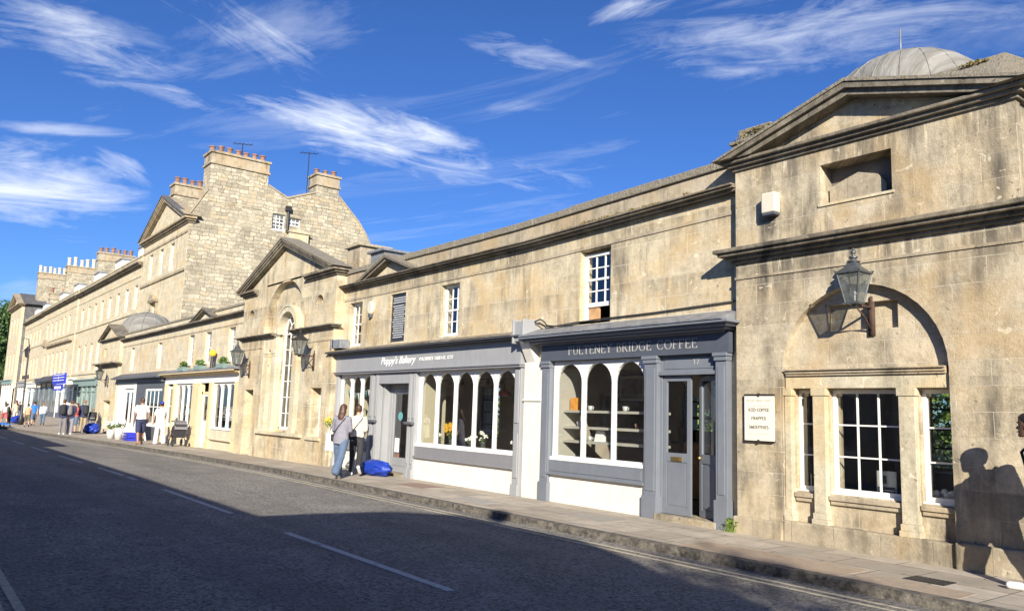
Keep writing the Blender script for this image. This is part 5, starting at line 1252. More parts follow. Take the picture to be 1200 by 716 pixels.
b.build('ground_wall', 'room_dark', TB)
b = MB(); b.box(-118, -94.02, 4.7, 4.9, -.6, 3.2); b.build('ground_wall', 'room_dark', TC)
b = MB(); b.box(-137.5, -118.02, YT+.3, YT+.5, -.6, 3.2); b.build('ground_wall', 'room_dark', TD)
b = MB(); b.box(-151, -137.52, 4.0, 4.09, -.6, 3.2); b.build('ground_wall', 'stone_pale', TE)
shopfront(TB, -79.5, -67.0, YT, 'green_paint', 'green_paint', n=5); shopfront(TB, -91.0, -79.6, YT, 'green_paint', 'green_paint', n=5, zt=3.5)
shopfront(TB, -94.0, -91.1, YT, 'white_render', 'white_paint', n=1, zt=3.7)
shopfront(TC, -101.0, -94.1, 4.4, 'white_paint', 'white_paint', n=2, zt=3.5); shopfront(TC, -117.8, -101.2, 4.4, 'black_paint', 'charcoal_paint', n=4, zt=4.0)
shopfront(TD, -127, -118.1, YT, 'white_render', 'white_paint', n=2, zt=3.6); shopfront(TD, -137.3, -127.2, YT, 'grey_paint', 'white_paint', n=4, zt=3.8, riser='white_render')
shopfront(TE, -150.8, -137.7, 3.7, 'green_paint', 'white_paint', n=4, zt=4.2, riser='white_render')
b = MB(); b.prism([(3.2, 3.6), (4.4, 4.35), (4.4, 3.6)], -113, -101.5, 'x'); b.build('awning', 'black_paint', TC)

# hanging blue signs
def hs(x0, x1, z0, z1, y, label, mat):
    t = thing('hanging_sign', label, 'sign', ((x0+x1)/2, y, z0), 'blue signs on the terrace shops')
    b = MB(); b.box(x0, x1, y-.06, y+.06, z0, z1); b.build('board', mat, t)
    b = MB()
    if z1-z0 > .8:
        for k in range(3): b.box(x0+.5, x1-.5, y-.065, y-.061, z0+.3+k*.27, z0+.36+k*.27)
        b.box((x0+x1)/2-.05, (x0+x1)/2+.05, y-.066, y-.062, z0+.25, z1-.2)
    else: b.box(x0+.6, x1-.6, y-.065, y-.061, z0+.15, z0+.4)
    b.build('sign_marks', 'white_letter', t); return t
hs(-93.5, -85.9, 3.15, 4.15, 2.8, 'large bright blue sign with white marks hanging over the crowd by the terrace shops', 'bright_blue')
hs(-92.2, -87.2, 2.5, 3.1, 2.8, 'small dark blue sign with a white mark hanging below the large blue sign', 'bright_blue')
# street lamp with finger sign
L = thing('street_lamp', 'tall black street lamp with lantern and finger sign near the left edge', 'street lamp', (-68.5, -2.4, gz(-68)))
zg = gz(-68)
b = MB(); b.lathe([(.16, 0), (.16, .5), (.09, .7), (.08, 1.4), (.06, 1.5), (.055, 5.0), (.04, 5.9)], (-68.5, -2.4, zg), 10); b.tube([(-68.5, -2.4, zg+5.8), (-68.5, -2.5, zg+6.3), (-68.6, -2.8, zg+6.35)], .03, 6); b.build('post', 'iron', L, smooth=True)
b = MB(); b.lathe([(.14, 0), (.24, .5), (.30, .52), (.1, .7), (.03, .85)], (-69.4, -2.4, zg+5.0), 4, sq=True); b.tube([(-68.5, -2.4, zg+4.9), (-69.4, -2.4, zg+5.0)], .04, 6); b.build('lantern', 'iron', L)
b = MB(); b.box(-70.5, -66.9, -2.43, -2.37, zg+3.35, zg+3.62); b.build('finger_sign', 'dark_wood', L)
# aerials
def aerial(x, y, z0, z1, label, n=5):
    t = thing('tv_aerial', label, 'aerial', (x, y, z0), 'television aerials')
    b = MB(); b.tube([(x, y, z0), (x, y, z1)], .035, 6); b.build('mast', 'iron', t)
    b = MB(); b.tube([(x, y-.7, z1-.15), (x, y+.7, z1+.05)], .025, 5)
    for k in range(n): q = -.6+1.2*k/(n-1); b.tube([(x-.35, y+q, z1-.05+q*.14), (x+.35, y+q, z1-.05+q*.14)], .015, 4)
    b.build('antenna', 'iron', t)
aerial(-56.5, 8.2, 19.1, 20.6, 'television aerial on the wide gable chimney'); aerial(-55.6, 12.95, 17.3, 20.8, 'tall thin television aerial between the two gable chimneys')
# ------------------------------------------------------------------ OPPOSITE SIDE OF THE STREET (behind the camera; throws the shade over the road)
OP = thing('opposite_shop_row', 'long low stone row of shops on the near side of the bridge, behind the camera', 'building', (-30, -11.4, 0))
b = MB(); wins = [(x, x+2.2, .8, 2.5) for x in range(-58, -6, 4)]
b.wall(-27, -4.25, -.2, 3.9, -11.7, -11.4, [w for w in wins if w[0] > -27 and w[1] < -4.5]); b.wall(-60, -27.02, -.5, 4.5, -11.72, -11.4, [w for w in wins if w[1] < -27.3])
b.box(-27, -4.25, -15.5, -15.2, -.2, 3.9); b.box(-60, -27.02, -15.5, -15.2, -.5, 4.5); b.build('wall', 'stone_main', OP)
b = MB(); b.box(-27, -4.25, -11.7, -11.15, 3.8, 3.98); b.box(-60, -27.02, -11.7, -11.15, 4.4, 4.62); b.build('cornice', 'stone_dark', OP)
b = MB(); b.box(-60, -4.25, -15.2, -11.7, 3.6, 3.75); b.build('roof', 'slate', OP)
for w in wins: sash(OP, w[0], w[1], w[2], w[3], -11.55, 3, 1, fw=.08, pane='far_pane', name='shop_window')
OG = thing('opposite_gabled_building', 'stone building with a shallow gable on the near side of the bridge, behind the camera', 'building', (2, -11.4, 0))
P = [(-4.2, -.2), (8.4, -.2), (8.4, 4.3), (6.9, 4.4), (6.4, 5.3), (6.1, 5.6), (5.2, 5.7), (4.85, 5.93), (4.4, 6.15), (4.0, 6.28), (1.1, 6.24), (-.86, 5.68), (-2.6, 4.9), (-4.2, 4.1)]
b = MB(); b.prism(P, -11.7, -11.4, 'y'); b.box(-4.2, -3.9, -15.5, -11.7, -.2, 3.95); b.box(8.1, 8.4, -15.5, -11.7, -.2, 4.2); b.build('wall', 'stone_main', OG)
b = MB(); b.prism([(-11.7, 3.9), (-15.5, 3.9), (-15.5, 3.75), (-11.7, 3.75)], -4.2, 8.1, 'x'); b.build('roof', 'slate', OG)
b = MB(); b.ball((2.36, -11.55, 6.62), .19, n=12); b.tube([(2.36, -11.55, 6.1), (2.36, -11.55, 6.6)], .05, 8); b.build('finial', 'stone_band', OG, smooth=True)
for x in (-2.5, 2.0, 6.5):
    b = MB(); b.box(x-.9, x+.9, -11.398, -11.36, .7, 2.4); o = b.build('window_frame', 'white_paint', OG)
    g = MB()
    for i in range(3): g.box(x-.84+i*.57, x-.31+i*.57, -11.36, -11.355, .78, 2.32)
    g.build('pane', 'far_pane', o)

# ------------------------------------------------------------------ TREES
def tree(x, y, zb, h, rx, rz, n, leafs, label, mat='leaf', group=None, crown_low=.25, seed=1, clumps=14, sparse=False, ry=None):
    random.seed(seed); ry = ry or rx
    t = thing('leafy_tree', label, 'tree', (x, y, zb), group)
    b = MB(); top = zb+h
    b.tube([(x, y, zb), (x+.1, y, zb+h*.3), (x-.1, y+.1, zb+h*.6), (x, y, zb+h*.85)], [h*.03, h*.024, h*.014, h*.005], 8)
    cs = []
    for k in range(clumps):
        a = random.uniform(0, 6.28); r = random.random()**.6; zz = zb+h*crown_low+random.random()*h*(1-crown_low)*.9
        f = math.sin(PI*min(1, max(.12, (zz-zb-h*crown_low)/(h*(1-crown_low)))))**.6
        c = (x+math.cos(a)*r*rx*.75*f, y+math.sin(a)*r*ry*.75*f, zz); cs.append(c)
        b.tube([(x, y, zb+h*random.uniform(.2, .5)), ((x+c[0])/2, (y+c[1])/2, (zb+h*.4+c[2])/2), c], [h*.01, h*.007, h*.002], 5)
    b.build('trunk', 'bark', t, smooth=True)
    b = MB()
    for c in cs:
        s = random.uniform(.28, .45)
        leafblob(b, c, (rx*s, ry*s, rz*s), n//clumps, leafs, random.choice([0, 0, 1, 2]))
    if not sparse: leafblob(b, (x, y, zb+h*(crown_low+.4)), (rx*.8, ry*.8, h*(1-crown_low)*.45), n//4, leafs, 0)
    b.build('crown', [mat, 'leaf_dark', 'leaf_light'], t, recalc=False); return t
bank = [(-46, 22, 9, 'leftmost'), (-35, 25, 10, 'second'), (-25, 21, 9, 'third'), (-16.5, 23, 9, 'fourth'), (-9, 20, 8, 'fifth'), (-15, 30, 10, 'sixth'), (-30, 31, 11, 'seventh')]
for i, (x, y, h, l) in enumerate(bank):
    tree(x, y, -.25, h, 4.6, 4, 5200, .16, 'bright green leafy tree across the river seen through the shops, %s from the left' % l, 'leaf_light', 'trees behind the shops', crown_low=.04, seed=20+i, clumps=22)
tree(-188, 6.5, -.4, 21, 7, 7, 5000, .45, 'green tree beyond the end of the terrace at the left edge', 'leaf_dark', seed=4, crown_low=.2)
tree(13.0, -16.6, -.2, 10.9, 2.3, 1.5, 800, .13, 'thin leafed tree on the near side of the street, right of the camera', 'leaf', seed=9, crown_low=.68, clumps=16, sparse=True)

# ------------------------------------------------------------------ PEOPLE
def capsule(b, p, q, r0, r1, n=12, sx=1.0, m=0):
    p = Vector(p); q = Vector(q); d = q-p; L = d.length
    if L < 1e-5: b.ball(p, r0, n=n, m=m); return
    pts = []; rs = []
    for t in (-.85, -.5, 0): pts.append(p+d.normalized()*r0*t); rs.append(r0*math.sqrt(max(.02, 1-t*t)))
    pts.append(p.lerp(q, .35)); rs.append(r0*.62+r1*.38+.12*abs(r0-r1))
    for t in (0, .5, .85): pts.append(q+d.normalized()*r1*t); rs.append(r1*math.sqrt(max(.02, 1-t*t)))
    b.tube(pts, rs, n, m)
def ellip_loft(b, rings, n=18, m=0):
    vs = []; fs = []
    for (cx, cy, cz, rx, ry) in rings:
        for k in range(n): a = 2*PI*k/n; vs.append((cx+rx*math.cos(a), cy+ry*math.sin(a), cz))
    for i in range(len(rings)-1):
        for k in range(n): fs.append((i*n+k, i*n+(k+1) % n, (i+1)*n+(k+1) % n, (i+1)*n+k))
    fs += [tuple(range(n-1, -1, -1)), tuple((len(rings)-1)*n+k for k in range(n))]
    b.add(vs, fs, m)
def remeshed(b, vox, smooth_it=2, wrinkle=0, seed=0):
    me = bpy.data.meshes.new('tmp'); me.from_pydata([tuple(v) for v in b.v], [], b.f); me.update()
    bm = bmesh.new(); bm.from_mesh(me); bmesh.ops.recalc_face_normals(bm, faces=bm.faces); bm.to_mesh(me); bm.free()
    o = bpy.data.objects.new('tmp', me); COL.objects.link(o)
    r = o.modifiers.new('r', 'REMESH'); r.mode = 'VOXEL'; r.voxel_size = vox
    s = o.modifiers.new('s', 'SMOOTH'); s.factor = .5; s.iterations = smooth_it
    dg = bpy.context.evaluated_depsgraph_get(); dg.update()
    m2 = bpy.data.meshes.new_from_object(o.evaluated_get(dg)); bpy.data.objects.remove(o)
    if wrinkle:
        for v in m2.vertices:
            f = noise.noise(Vector((v.co.x*9+seed, v.co.y*9, v.co.z*16)))+.5*noise.noise(Vector((v.co.x*22, v.co.y*22+seed, v.co.z*30)))
            v.co += v.normal*f*wrinkle
    m2.polygons.foreach_set('use_smooth', [True]*len(m2.polygons)); m2.update(); return m2
SKIN = plain('skin', (.48, .29, .20), .6, 0, .06, 20); M['skin'] = SKIN
M['skin_tan'] = plain('skin_tan', (.36, .20, .13), .6, 0, .06, 20)
M['skin_dark'] = plain('skin_brown', (.16, .085, .05), .55, 0, .06, 20)
for n_, c in {'c_grey': (.21, .205, .245), 'c_denim': (.085, .125, .20), 'c_cream': (.62, .57, .45), 'c_black': (.025, .025, .03), 'c_white': (.68, .68, .67), 'c_navy': (.028, .034, .085), 'c_greytr': (.17, .165, .18), 'c_khaki': (.33, .26, .17), 'c_orange': (.68, .34, .20), 'c_blue': (.03, .16, .52), 'c_palebl': (.58, .62, .78), 'c_olive': (.12, .10, .07), 'c_beige': (.62, .52, .40), 'c_red': (.40, .09, .09), 'hair_brown': (.075, .035, .02), 'hair_dark': (.02, .014, .012), 'hair_fair': (.22, .13, .07), 'c_shoe': (.70, .70, .68), 'eye': (.02, .015, .012), 'eyewhite': (.75, .73, .70), 'lips': (.30, .10, .08)}.items():
    M[n_] = plain(n_, c, .85 if n_[0] == 'c' else .5, 0, .12, 18, .15)

def person(loc, rz, H, label, pose, top=('c_white', 'short'), legs=('c_navy', 'trousers'), shoes='c_shoe', hair=('hair_dark', 'short'), skin='skin', vox=.018, face=True, bag=None, fingers=True, cap=None, group=None, width=1.0):
    s = H/1.75
    t = thing('person', label, 'person', loc, group)
    # joints in metres for a 1.75 m person, facing +Y
    hipz = .92
    P = {}
    lean = pose.get('lean', 0)
    def rot(v, a): return Vector((v[0], v[1]*math.cos(a)-v[2]*math.sin(a), v[1]*math.sin(a)+v[2]*math.cos(a)))
    pel = Vector((0, 0, hipz))
    def tors(x, y, z): return pel+rot((x, y, z-hipz), -lean)
    sit = pose.get('sit', False)
    for sd, nm in ((-1, 'L'), (1, 'R')):
        hp = pel+Vector((sd*.09, 0, -.02)); th, kn = pose.get('leg'+nm, (0, 0))
        ab = pose.get('ab', .03)
        d1 = Vector((sd*ab, math.sin(th), -math.cos(th))); k = hp+d1*.43
        a2 = th-kn; d2 = Vector((sd*ab*.3, math.sin(a2), -math.cos(a2))); an = k+d2*.41
        fa = pose.get('foot'+nm, 0)
        toe = an+Vector((sd*.03, math.cos(fa)*.17, math.sin(fa)*.17-.055)); heel = an+Vector((0, -.05*math.cos(fa), -.055-.05*math.sin(fa)))
        P[nm] = (hp, k, an, toe, heel)
    low = min(min(P[n][3].z, P[n][4].z) for n in 'LR')-.03
    if sit: low = hipz-sit
    off = Vector((0, 0, -low))
    for n in 'LR': P[n] = tuple(v+off for v in P[n])
    pel += off
    sh = {}
    for sd, nm in ((-1, 'L'), (1, 'R')):
        S = tors(sd*.165*width, 0, 1.40+0) ; S = tors(sd*.165*width, 0, 1.40)
        ua, ud, fa_, fd = pose.get('arm'+nm, (0.1, .12, .3, 0))   # upper pitch forward, outward, fore pitch, inward
        d1 = Vector((sd*ud, math.sin(ua), -math.cos(ua))).normalized(); d1 = rot(d1, -lean*.3); E = S+d1*.28
        d2 = Vector((-sd*fd, math.sin(ua+fa_), -math.cos(ua+fa_))).normalized(); W = E+d2*.25
        sh[nm] = (S, E, W, d2)
    neck = tors(0, 0, 1.46); hd = tors(0, pose.get('headfwd', .02), 1.62)
    xyz = lambda v: (v.x, v.y, v.z)
    b = MB()
    # torso rings
    rings = []
    for z, rx, ry, yo in ((.86, .15, .105, -.01), (.95, .165, .115, -.01), (1.05, .145, .10, 0), (1.15, .14, .095, .005), (1.28, .165, .11, .005), (1.38, .17, .10, 0), (1.43, .12, .08, -.005), (1.47, .06, .06, 0)):
        c = tors(0, yo, z); rings.append((c.x, c.y, c.z, rx*width, ry))
    ellip_loft(b, rings)
    capsule(b, neck-Vector((0, 0, .06)), hd-Vector((0, .01, .04)), .058, .052)
    for n in 'LR':
        hp, k, an, toe, heel = P[n]
        capsule(b, hp, k, .088*width, .058); capsule(b, k, an, .056, .036); capsule(b, an-Vector((0, 0, .02)), toe, .035, .028); capsule(b, an, heel, .035, .028)
        S, E, W, d2 = sh[n]
        capsule(b, S, E, .052*width, .040); capsule(b, E, W, .038, .026)
        palm = W+d2*.085; capsule(b, W, palm, .027, .036)
    # head: shaped loft
    hr = []
    for z, rx, ry, yo in ((-.115, .035, .04, .045), (-.095, .05, .065, .03), (-.06, .062, .082, .012), (-.02, .070, .093, .0), (.02, .075, .098, -.004), (.06, .074, .097, -.006), (.09, .062, .083, -.008), (.112, .036, .05, -.01), (.12, .012, .018, -.01)):
        hr.append((hd.x, hd.y+yo, hd.z+z, rx, ry))
    ellip_loft(b, hr, 20)
    if face:
        b.prism([(hd.y+.085, hd.z+.022), (hd.y+.118, hd.z-.025), (hd.y+.112, hd.z-.036), (hd.y+.075, hd.z-.036)], hd.x-.013, hd.x+.013, 'x')
        b.ball((hd.x, hd.y+.084, hd.z-.098), .022, .018, .018, 10)
        for sd in (-1, 1):
            b.ball((hd.x+sd*.074, hd.y-.005, hd.z-.012), .010, .02, .032, 8); b.ball((hd.x+sd*.028, hd.y+.083, hd.z+.03), .026, .012, .008, 8)
    def rt(mesh_b, vx, it=2, wr=0):
        m2 = remeshed(mesh_b, vx, it, wr, seed=len(label)); return m2
    def link(me, name, mats):
        me.materials.clear()
        for q in mats: me.materials.append(M[q])
        me.name = name
        for v in me.vertices: v.co = Matrix.Rotation(rz, 3, 'Z') @ (v.co*s)
        o = bpy.data.objects.new(name, me); COL.objects.link(o); o.parent = t; return o
    me = rt(b, vox*.8 if not face else min(vox*.8, .009), 1)
    # add fingers, eyes, lips into the same body mesh
    ex = MB()
    if fingers:
        for n, sd in (('L', -1), ('R', 1)):
            S, E, W, d2 = sh[n]; palm = W+d2*.06
            side = d2.cross(Vector((0, 0, 1))); side = side.normalized() if side.length > .1 else Vector((0, 1, 0))
            if abs(d2.z) > .8: side = Vector((0, 1, 0))-d2*d2.y; side.normalize()
            nrm = d2.cross(side).normalized()*(1 if sd > 0 else -1)
            inw = Vector((-sd, 0, 0))
            for j, (o_, l) in enumerate(((.026, .062), (.009, .070), (-.009, .064), (-.026, .050))):
                a = palm+side*o_; k1 = a+d2*(.03+l*.45); k2 = k1+(d2*.8+inw*.55).normalized()*l*.35; k3 = k2+(d2*.45+inw*.85).normalized()*l*.3
                ex.tube([a, k1, k2, k3], [.0095, .0088, .0078, .006], 6)
            a = W+d2*.03+side*.02; k1 = a+(side*.9+d2*.7).normalized()*.04; k2 = k1+(side*.2+d2).normalized()*.028; ex.tube([a, k1, k2], [.012, .010, .007], 6)
    if face:
        for sd in (-1, 1):
            ex.ball((hd.x+sd*.031, hd.y+.084, hd.z+.006), .013, .010, .0085, 8, 1); ex.ball((hd.x+sd*.031, hd.y+.0925, hd.z+.006), .006, .004, .006, 8, 2)
            ex.tube([(hd.x+sd*.015, hd.y+.096, hd.z+.031), (hd.x+sd*.032, hd.y+.095, hd.z+.036), (hd.x+sd*.05, hd.y+.083, hd.z+.031)], .005, 5, 3)
        ex.ball((hd.x, hd.y+.096, hd.z-.062), .024, .010, .009, 8, 4)
    if ex.v:
        bm = bmesh.new(); bm.from_mesh(me)
        vs = [bm.verts.new(v) for v in ex.v]
        for f, mi in zip(ex.f, ex.m):
            q = bm.faces.new([vs[i] for i in f]); q.material_index = mi; q.smooth = True
        bm.to_mesh(me); bm.free()
    # material slots: keep indices after clear
    idx = [p.material_index for p in me.polygons]
    o = link(me, 'body', [skin, 'eyewhite', 'eye', hair[0], 'lips'])
    me.polygons.foreach_set('material_index', idx)
    # top
    cm, sl = top; c = MB(); g = .018
    rings = []
    zb = {'short': .86, 'long': .84, 'jacket': .80}.get(sl, .86)
    for z, rx, ry, yo in ((zb, .178, .128, -.005), (.95, .178, .13, -.005), (1.05, .165, .122, 0), (1.15, .165, .12, .005), (1.28, .182, .128, .005), (1.38, .185, .115, 0), (1.44, .13, .09, -.005), (1.485, .07, .07, 0)):
        q = tors(0, yo, z); rings.append((q.x, q.y, q.z, (rx+(.012 if sl == 'jacket' else 0))*width, ry+(.012 if sl == 'jacket' else 0)))
    ellip_loft(c, rings)
    for n in 'LR':
        S, E, W, d2 = sh[n]
        if sl == 'short': capsule(c, S, S.lerp(E, .62), .072*width, .066)
        else: capsule(c, S, E, .072*width, .058); capsule(c, E, E.lerp(W, .9), .056, .045)
    link(rt(c, vox, 2, .005), 'shirt' if sl != 'jacket' else 'jacket', [cm])
    # legs
    cm, kind = legs; c = MB()
    ellip_loft(c, [(q.x, q.y, q.z, rx*width, ry) for q, rx, ry in ((pel+Vector((0, 0, -.13)), .14, .11), (pel+Vector((0, -.01, -.06)), .172, .13), (pel+Vector((0, -.01, .03)), .172, .125), (pel+Vector((0, 0, .09)), .155, .112))])
    for n in 'LR':
        hp, k, an, toe, heel = P[n]
        if kind == 'shorts': capsule(c, hp, hp.lerp(k, .98), .108*width, .095)
        elif kind == 'wide': capsule(c, hp, k, .108*width, .088); capsule(c, k, an.lerp(k, -.02), .09, .098)
        else: capsule(c, hp, k, .104*width, .076); capsule(c, k, an, .074, .062)
    link(rt(c, vox, 2, .006), 'trousers' if kind != 'shorts' else 'shorts', [cm])
    # shoes (each foot its own part)
    for n in 'LR':
        hp, k, an, toe, heel = P[n]; c = MB()
        capsule(c, heel+Vector((0, 0, .012)), toe+Vector((0, .02, .008)), .044, .040); capsule(c, an+Vector((0, 0, -.02)), heel+Vector((0, .02, .02)), .045, .045)
        link(rt(c, vox*.8, 1), 'shoe', [shoes])
    # hair
    c = MB(); hm, hk = hair
    ellip_loft(c, [(hd.x, hd.y+yo, hd.z+z, rx, ry) for z, rx, ry, yo in ((-.05, .068, .05, -.045), (-.01, .078, .075, -.035), (.03, .083, .095, -.02), (.065, .083, .104, -.012), (.095, .075, .098, -.008), (.12, .052, .072, -.01), (.135, .02, .03, -.012))], 18)
    if hk == 'long':
        bk = tors(0, -.11, 1.36); ellip_loft(c, [(bk.x, bk.y+.0, bk.z, .06, .03), (bk.x, bk.y+.01, bk.z+.1, .085, .045), (hd.x, hd.y-.075, hd.z-.06, .085, .055), (hd.x, hd.y-.06, hd.z+.02, .082, .06)], 14)
    if hk == 'bun': c.ball((hd.x, hd.y-.12, hd.z+.05), .045, n=10)
    link(rt(c, .012, 1, .004), 'hair', [hm])
    if cap:
        c = MB(); ellip_loft(c, [(hd.x, hd.y-.008, hd.z+z, rx, ry) for z, rx, ry in ((.045, .088, .108), (.08, .087, .106), (.12, .07, .085), (.142, .03, .035))], 18)
        c.prism([(-.06, 0), (.06, 0), (.045, .1), (-.045, .1)], hd.z+.045, hd.z+.055, 'z'); 
        for i in range(len(c.v)-8, len(c.v)): v = c.v[i]; c.v[i] = (v[0]+hd.x, v[1]+hd.y+.08, v[2])
        link(rt(c, .01, 0), 'cap', [cap])
    if bag == 'backpack' or (bag and bag[0] == 'backpack'):
        col = bag[1] if isinstance(bag, tuple) else 'c_black'
        c = MB(); a = tors(0, -.22, 1.08); e = tors(0, -.20, 1.38); capsule(c, a, e, .14, .115); 
        link(rt(c, vox, 3), 'backpack', [col])
        c = MB()
        for sd in (-1, 1): c.tube([xyz(tors(sd*.10, -.14, 1.40)), xyz(tors(sd*.11, -.0, 1.475)), xyz(tors(sd*.12, .125, 1.36)), xyz(tors(sd*.15, .08, 1.1)), xyz(tors(sd*.13, -.12, 1.0))], .018, 6)
        me = bpy.data.meshes.new('strap'); me.from_pydata([tuple(v) for v in c.v], [], c.f); link(me, 'strap', [col])
    if bag == 'crossbody':
        c = MB()
        c.tube([xyz(tors(.13, .02, 1.47)), xyz(tors(.10, -.13, 1.38)), xyz(tors(-.05, -.145, 1.18)), xyz(tors(-.17, -.10, 1.0)), xyz(tors(-.185, .02, .98)), xyz(tors(-.12, .14, 1.1)), xyz(tors(.05, .15, 1.32)), xyz(tors(.13, .02, 1.47))], .011, 6)
        me = bpy.data.meshes.new('strap'); me.from_pydata([tuple(v) for v in c.v], [], c.f); link(me, 'bag_strap', ['c_black'])
        c = MB(); q = tors(-.19, .03, .96); c.box(q.x-.05, q.x+.04, q.y-.11, q.y+.09, q.z-.09, q.z+.07); link(rt(c, .014, 3), 'shoulder_bag', ['c_black'])
    return t, sh, P
D_ = math.radians
WALK = dict(legL=(.38, .12), legR=(-.35, .35), footR=-.5, armL=(-.3, .12, .3, 0), armR=(.35, .12, .35, 0))
WALK2 = dict(legR=(.34, .1), legL=(-.3, .3), footL=-.45, armR=(-.25, .12, .25, 0), armL=(.3, .12, .3, 0))
STAND = dict(legL=(.04, .03), legR=(-.03, .02), armL=(.1, .12, .3, 0), armR=(.05, .12, .35, .05))
TALK = dict(legL=(.1, .1), legR=(-.08, .05), armL=(.2, .1, 1.5, .35), armR=(.25, .1, 1.4, .35))
def put(x, y): return (x, y, gz(x))
# two women at the bakery window
person(put(-17.16, -1.66), D_(40), 1.70, 'woman in loose grey shirt and jeans holding flowers before the bakery window', dict(legL=(.28, .05), legR=(-.42, .25), footR=-.65, armL=(.25, .35, 1.0, -.1), armR=(.2, .1, 1.0, .3), lean=.05), ('c_grey', 'jacket'), ('c_denim', 'wide'), 'c_greytr', ('hair_brown', 'long'), 'skin', .014, True, 'crossbody')
person(put(-17.72, -.96), D_(58), 1.68, 'woman in cream jumper and black trousers looking at the bakery window', dict(legL=(.12, .1), legR=(-.36, .5), footR=-.75, armL=(.35, .1, 1.1, .25), armR=(.1, .12, .9, .3), lean=.04), ('c_cream', 'long'), ('c_black', 'trousers'), 'c_shoe', ('hair_brown', 'short'), 'skin', .014, True, 'crossbody')
tb = thing('carrier_bag', 'white tote bag hanging from the arm of the woman in the grey shirt', 'bag', (-17.55, -1.75, .7))
b = MB(); b.prism([(-17.60, .60), (-17.30, .60), (-17.34, 1.02), (-17.56, 1.02)], -1.86, -1.76, 'y'); b.build('bag', 'c_white', tb, bevel=.02)
b = MB(); b.tube([(-17.54, -1.81, 1.0), (-17.48, -1.8, 1.16), (-17.40, -1.8, 1.16), (-17.36, -1.81, 1.0)], .008, 5); b.build('handle', 'c_white', tb)
bq = thing('bouquet', 'small bunch of yellow flowers held out by the woman in the grey shirt', 'bouquet', (-17.75, -1.8, 1.2))
random.seed(2)
b = MB(); leafblob(b, (-17.56, -1.8, 1.25), (.12, .1, .12), 60, .035); b.build('foliage', 'leaf_light', bq, recalc=False)
b = MB()
for k in range(9): b.ball((-17.56+random.uniform(-.1, .1), -1.82+random.uniform(-.06, .04), 1.28+random.uniform(-.05, .09)), .03, n=6)
b.build('blossoms', 'yellow', bq)
b = MB(); b.tube([(-17.48, -1.76, 1.08), (-17.56, -1.8, 1.25)], .018, 6); b.build('stems', 'leaf_dark', bq)
# couple holding hands, walking away
person(put(-35.53, -1.78), D_(88), 1.89, 'man in white t-shirt and navy shorts walking away past the dark shop', dict(WALK2, armR=(.15, .35, .25, 0), legR=(.22, .1), legL=(-.22, .2), footL=-.3), ('c_white', 'short'), ('c_navy', 'shorts'), 'skin_tan', ('hair_brown', 'short'), 'skin_tan', .016, True, None, width=1.06)
person(put(-35.59, -1.0), D_(90), 1.76, 'person in white shirt, white trousers and blue cap walking beside the man in shorts', dict(WALK, armL=(.15, .35, .25, 0), legL=(.2, .1), legR=(-.2, .2), footR=-.3), ('c_white', 'short'), ('c_white', 'wide'), 'c_beige', ('hair_dark', 'short'), 'skin', .016, True, None, cap='bright_blue')
# the crowd beside the end pavilion
person(put(-48.0, -2.76), D_(70), 1.83, 'man with black backpack and dark grey trousers, leftmost of the standing group', STAND, ('c_navy', 'jacket'), ('c_greytr', 'trousers'), 'c_shoe', ('hair_brown', 'short'), 'skin', .02, False, 'backpack', fingers=False)
person(put(-48.14, -2.38), D_(60), 1.8, 'man in navy jacket and pale grey trousers, second from the left of the standing group', TALK, ('c_navy', 'jacket'), ('c_grey', 'trousers'), 'c_shoe', ('hair_brown', 'short'), 'skin', .02, False, ('backpack', 'c_greytr'), fingers=False)
person(put(-51.5, -1.2), D_(100), 1.85, 'fair haired man with a black backpack and khaki trousers, rightmost of the standing group', STAND, ('c_navy', 'jacket'), ('c_khaki', 'trousers'), 'c_black', ('hair_fair', 'short'), 'skin', .02, False, 'backpack', fingers=False)
person(put(-51.37, -1.6), D_(190), 1.66, 'woman in a red top and denim shorts in the middle of the standing group', TALK, ('c_red', 'long'), ('c_denim', 'shorts'), 'c_black', ('hair_brown', 'long'), 'skin', .02, True, None, fingers=False)
person(put(-51.4, -.75), D_(80), 1.5, 'person in black bending over a blue sack by the corner of the end pavilion', dict(STAND, lean=.6), ('c_black', 'jacket'), ('c_greytr', 'trousers'), 'c_black', ('hair_fair', 'short'), 'skin', .02, False, None, fingers=False)
person(put(-63.0, -2.64), D_(85), 1.56, 'woman in an orange top and dark shorts walking among the far crowd', WALK, ('c_orange', 'short'), ('c_olive', 'shorts'), 'c_black', ('hair_dark', 'short'), 'skin', .022, False, None, fingers=False)
person(put(-65.53, -1.98), D_(90), 1.73, 'man in a bright blue t-shirt and denim shorts walking in the far crowd', WALK2, ('c_blue', 'short'), ('c_denim', 'shorts'), 'c_black', ('hair_dark', 'short'), 'skin', .022, False, None, fingers=False)
person(put(-68.44, -1.03), D_(80), 1.65, 'man in a pale blue shirt and jeans walking in the far crowd', WALK, ('c_palebl', 'long'), ('c_denim', 'trousers'), 'c_black', ('hair_fair', 'short'), 'skin', .022, False, None, fingers=False, width=1.1)
person(put(-70.0, -3.0), D_(150), 1.55, 'person in black leaning forward beside the street lamp', dict(STAND, lean=.35), ('c_black', 'jacket'), ('c_black', 'trousers'), 'c_black', ('hair_dark', 'short'), 'skin', .022, False, None, fingers=False)
person(put(-69.2, -3.39), D_(100), 1.67, 'person in a pale pink top and shorts at the left edge of the picture', WALK, ('c_white', 'short'), ('c_red', 'shorts'), 'c_black', ('hair_brown', 'long'), 'skin', .022, False, None, fingers=False)
person(put(-73.0, -2.3), D_(120), 1.75, 'person in a beige top farther back between the black figure and the orange top', STAND, ('c_beige', 'short'), ('c_beige', 'trousers'), 'c_black', ('hair_brown', 'long'), 'skin', .022, False, None, fingers=False)
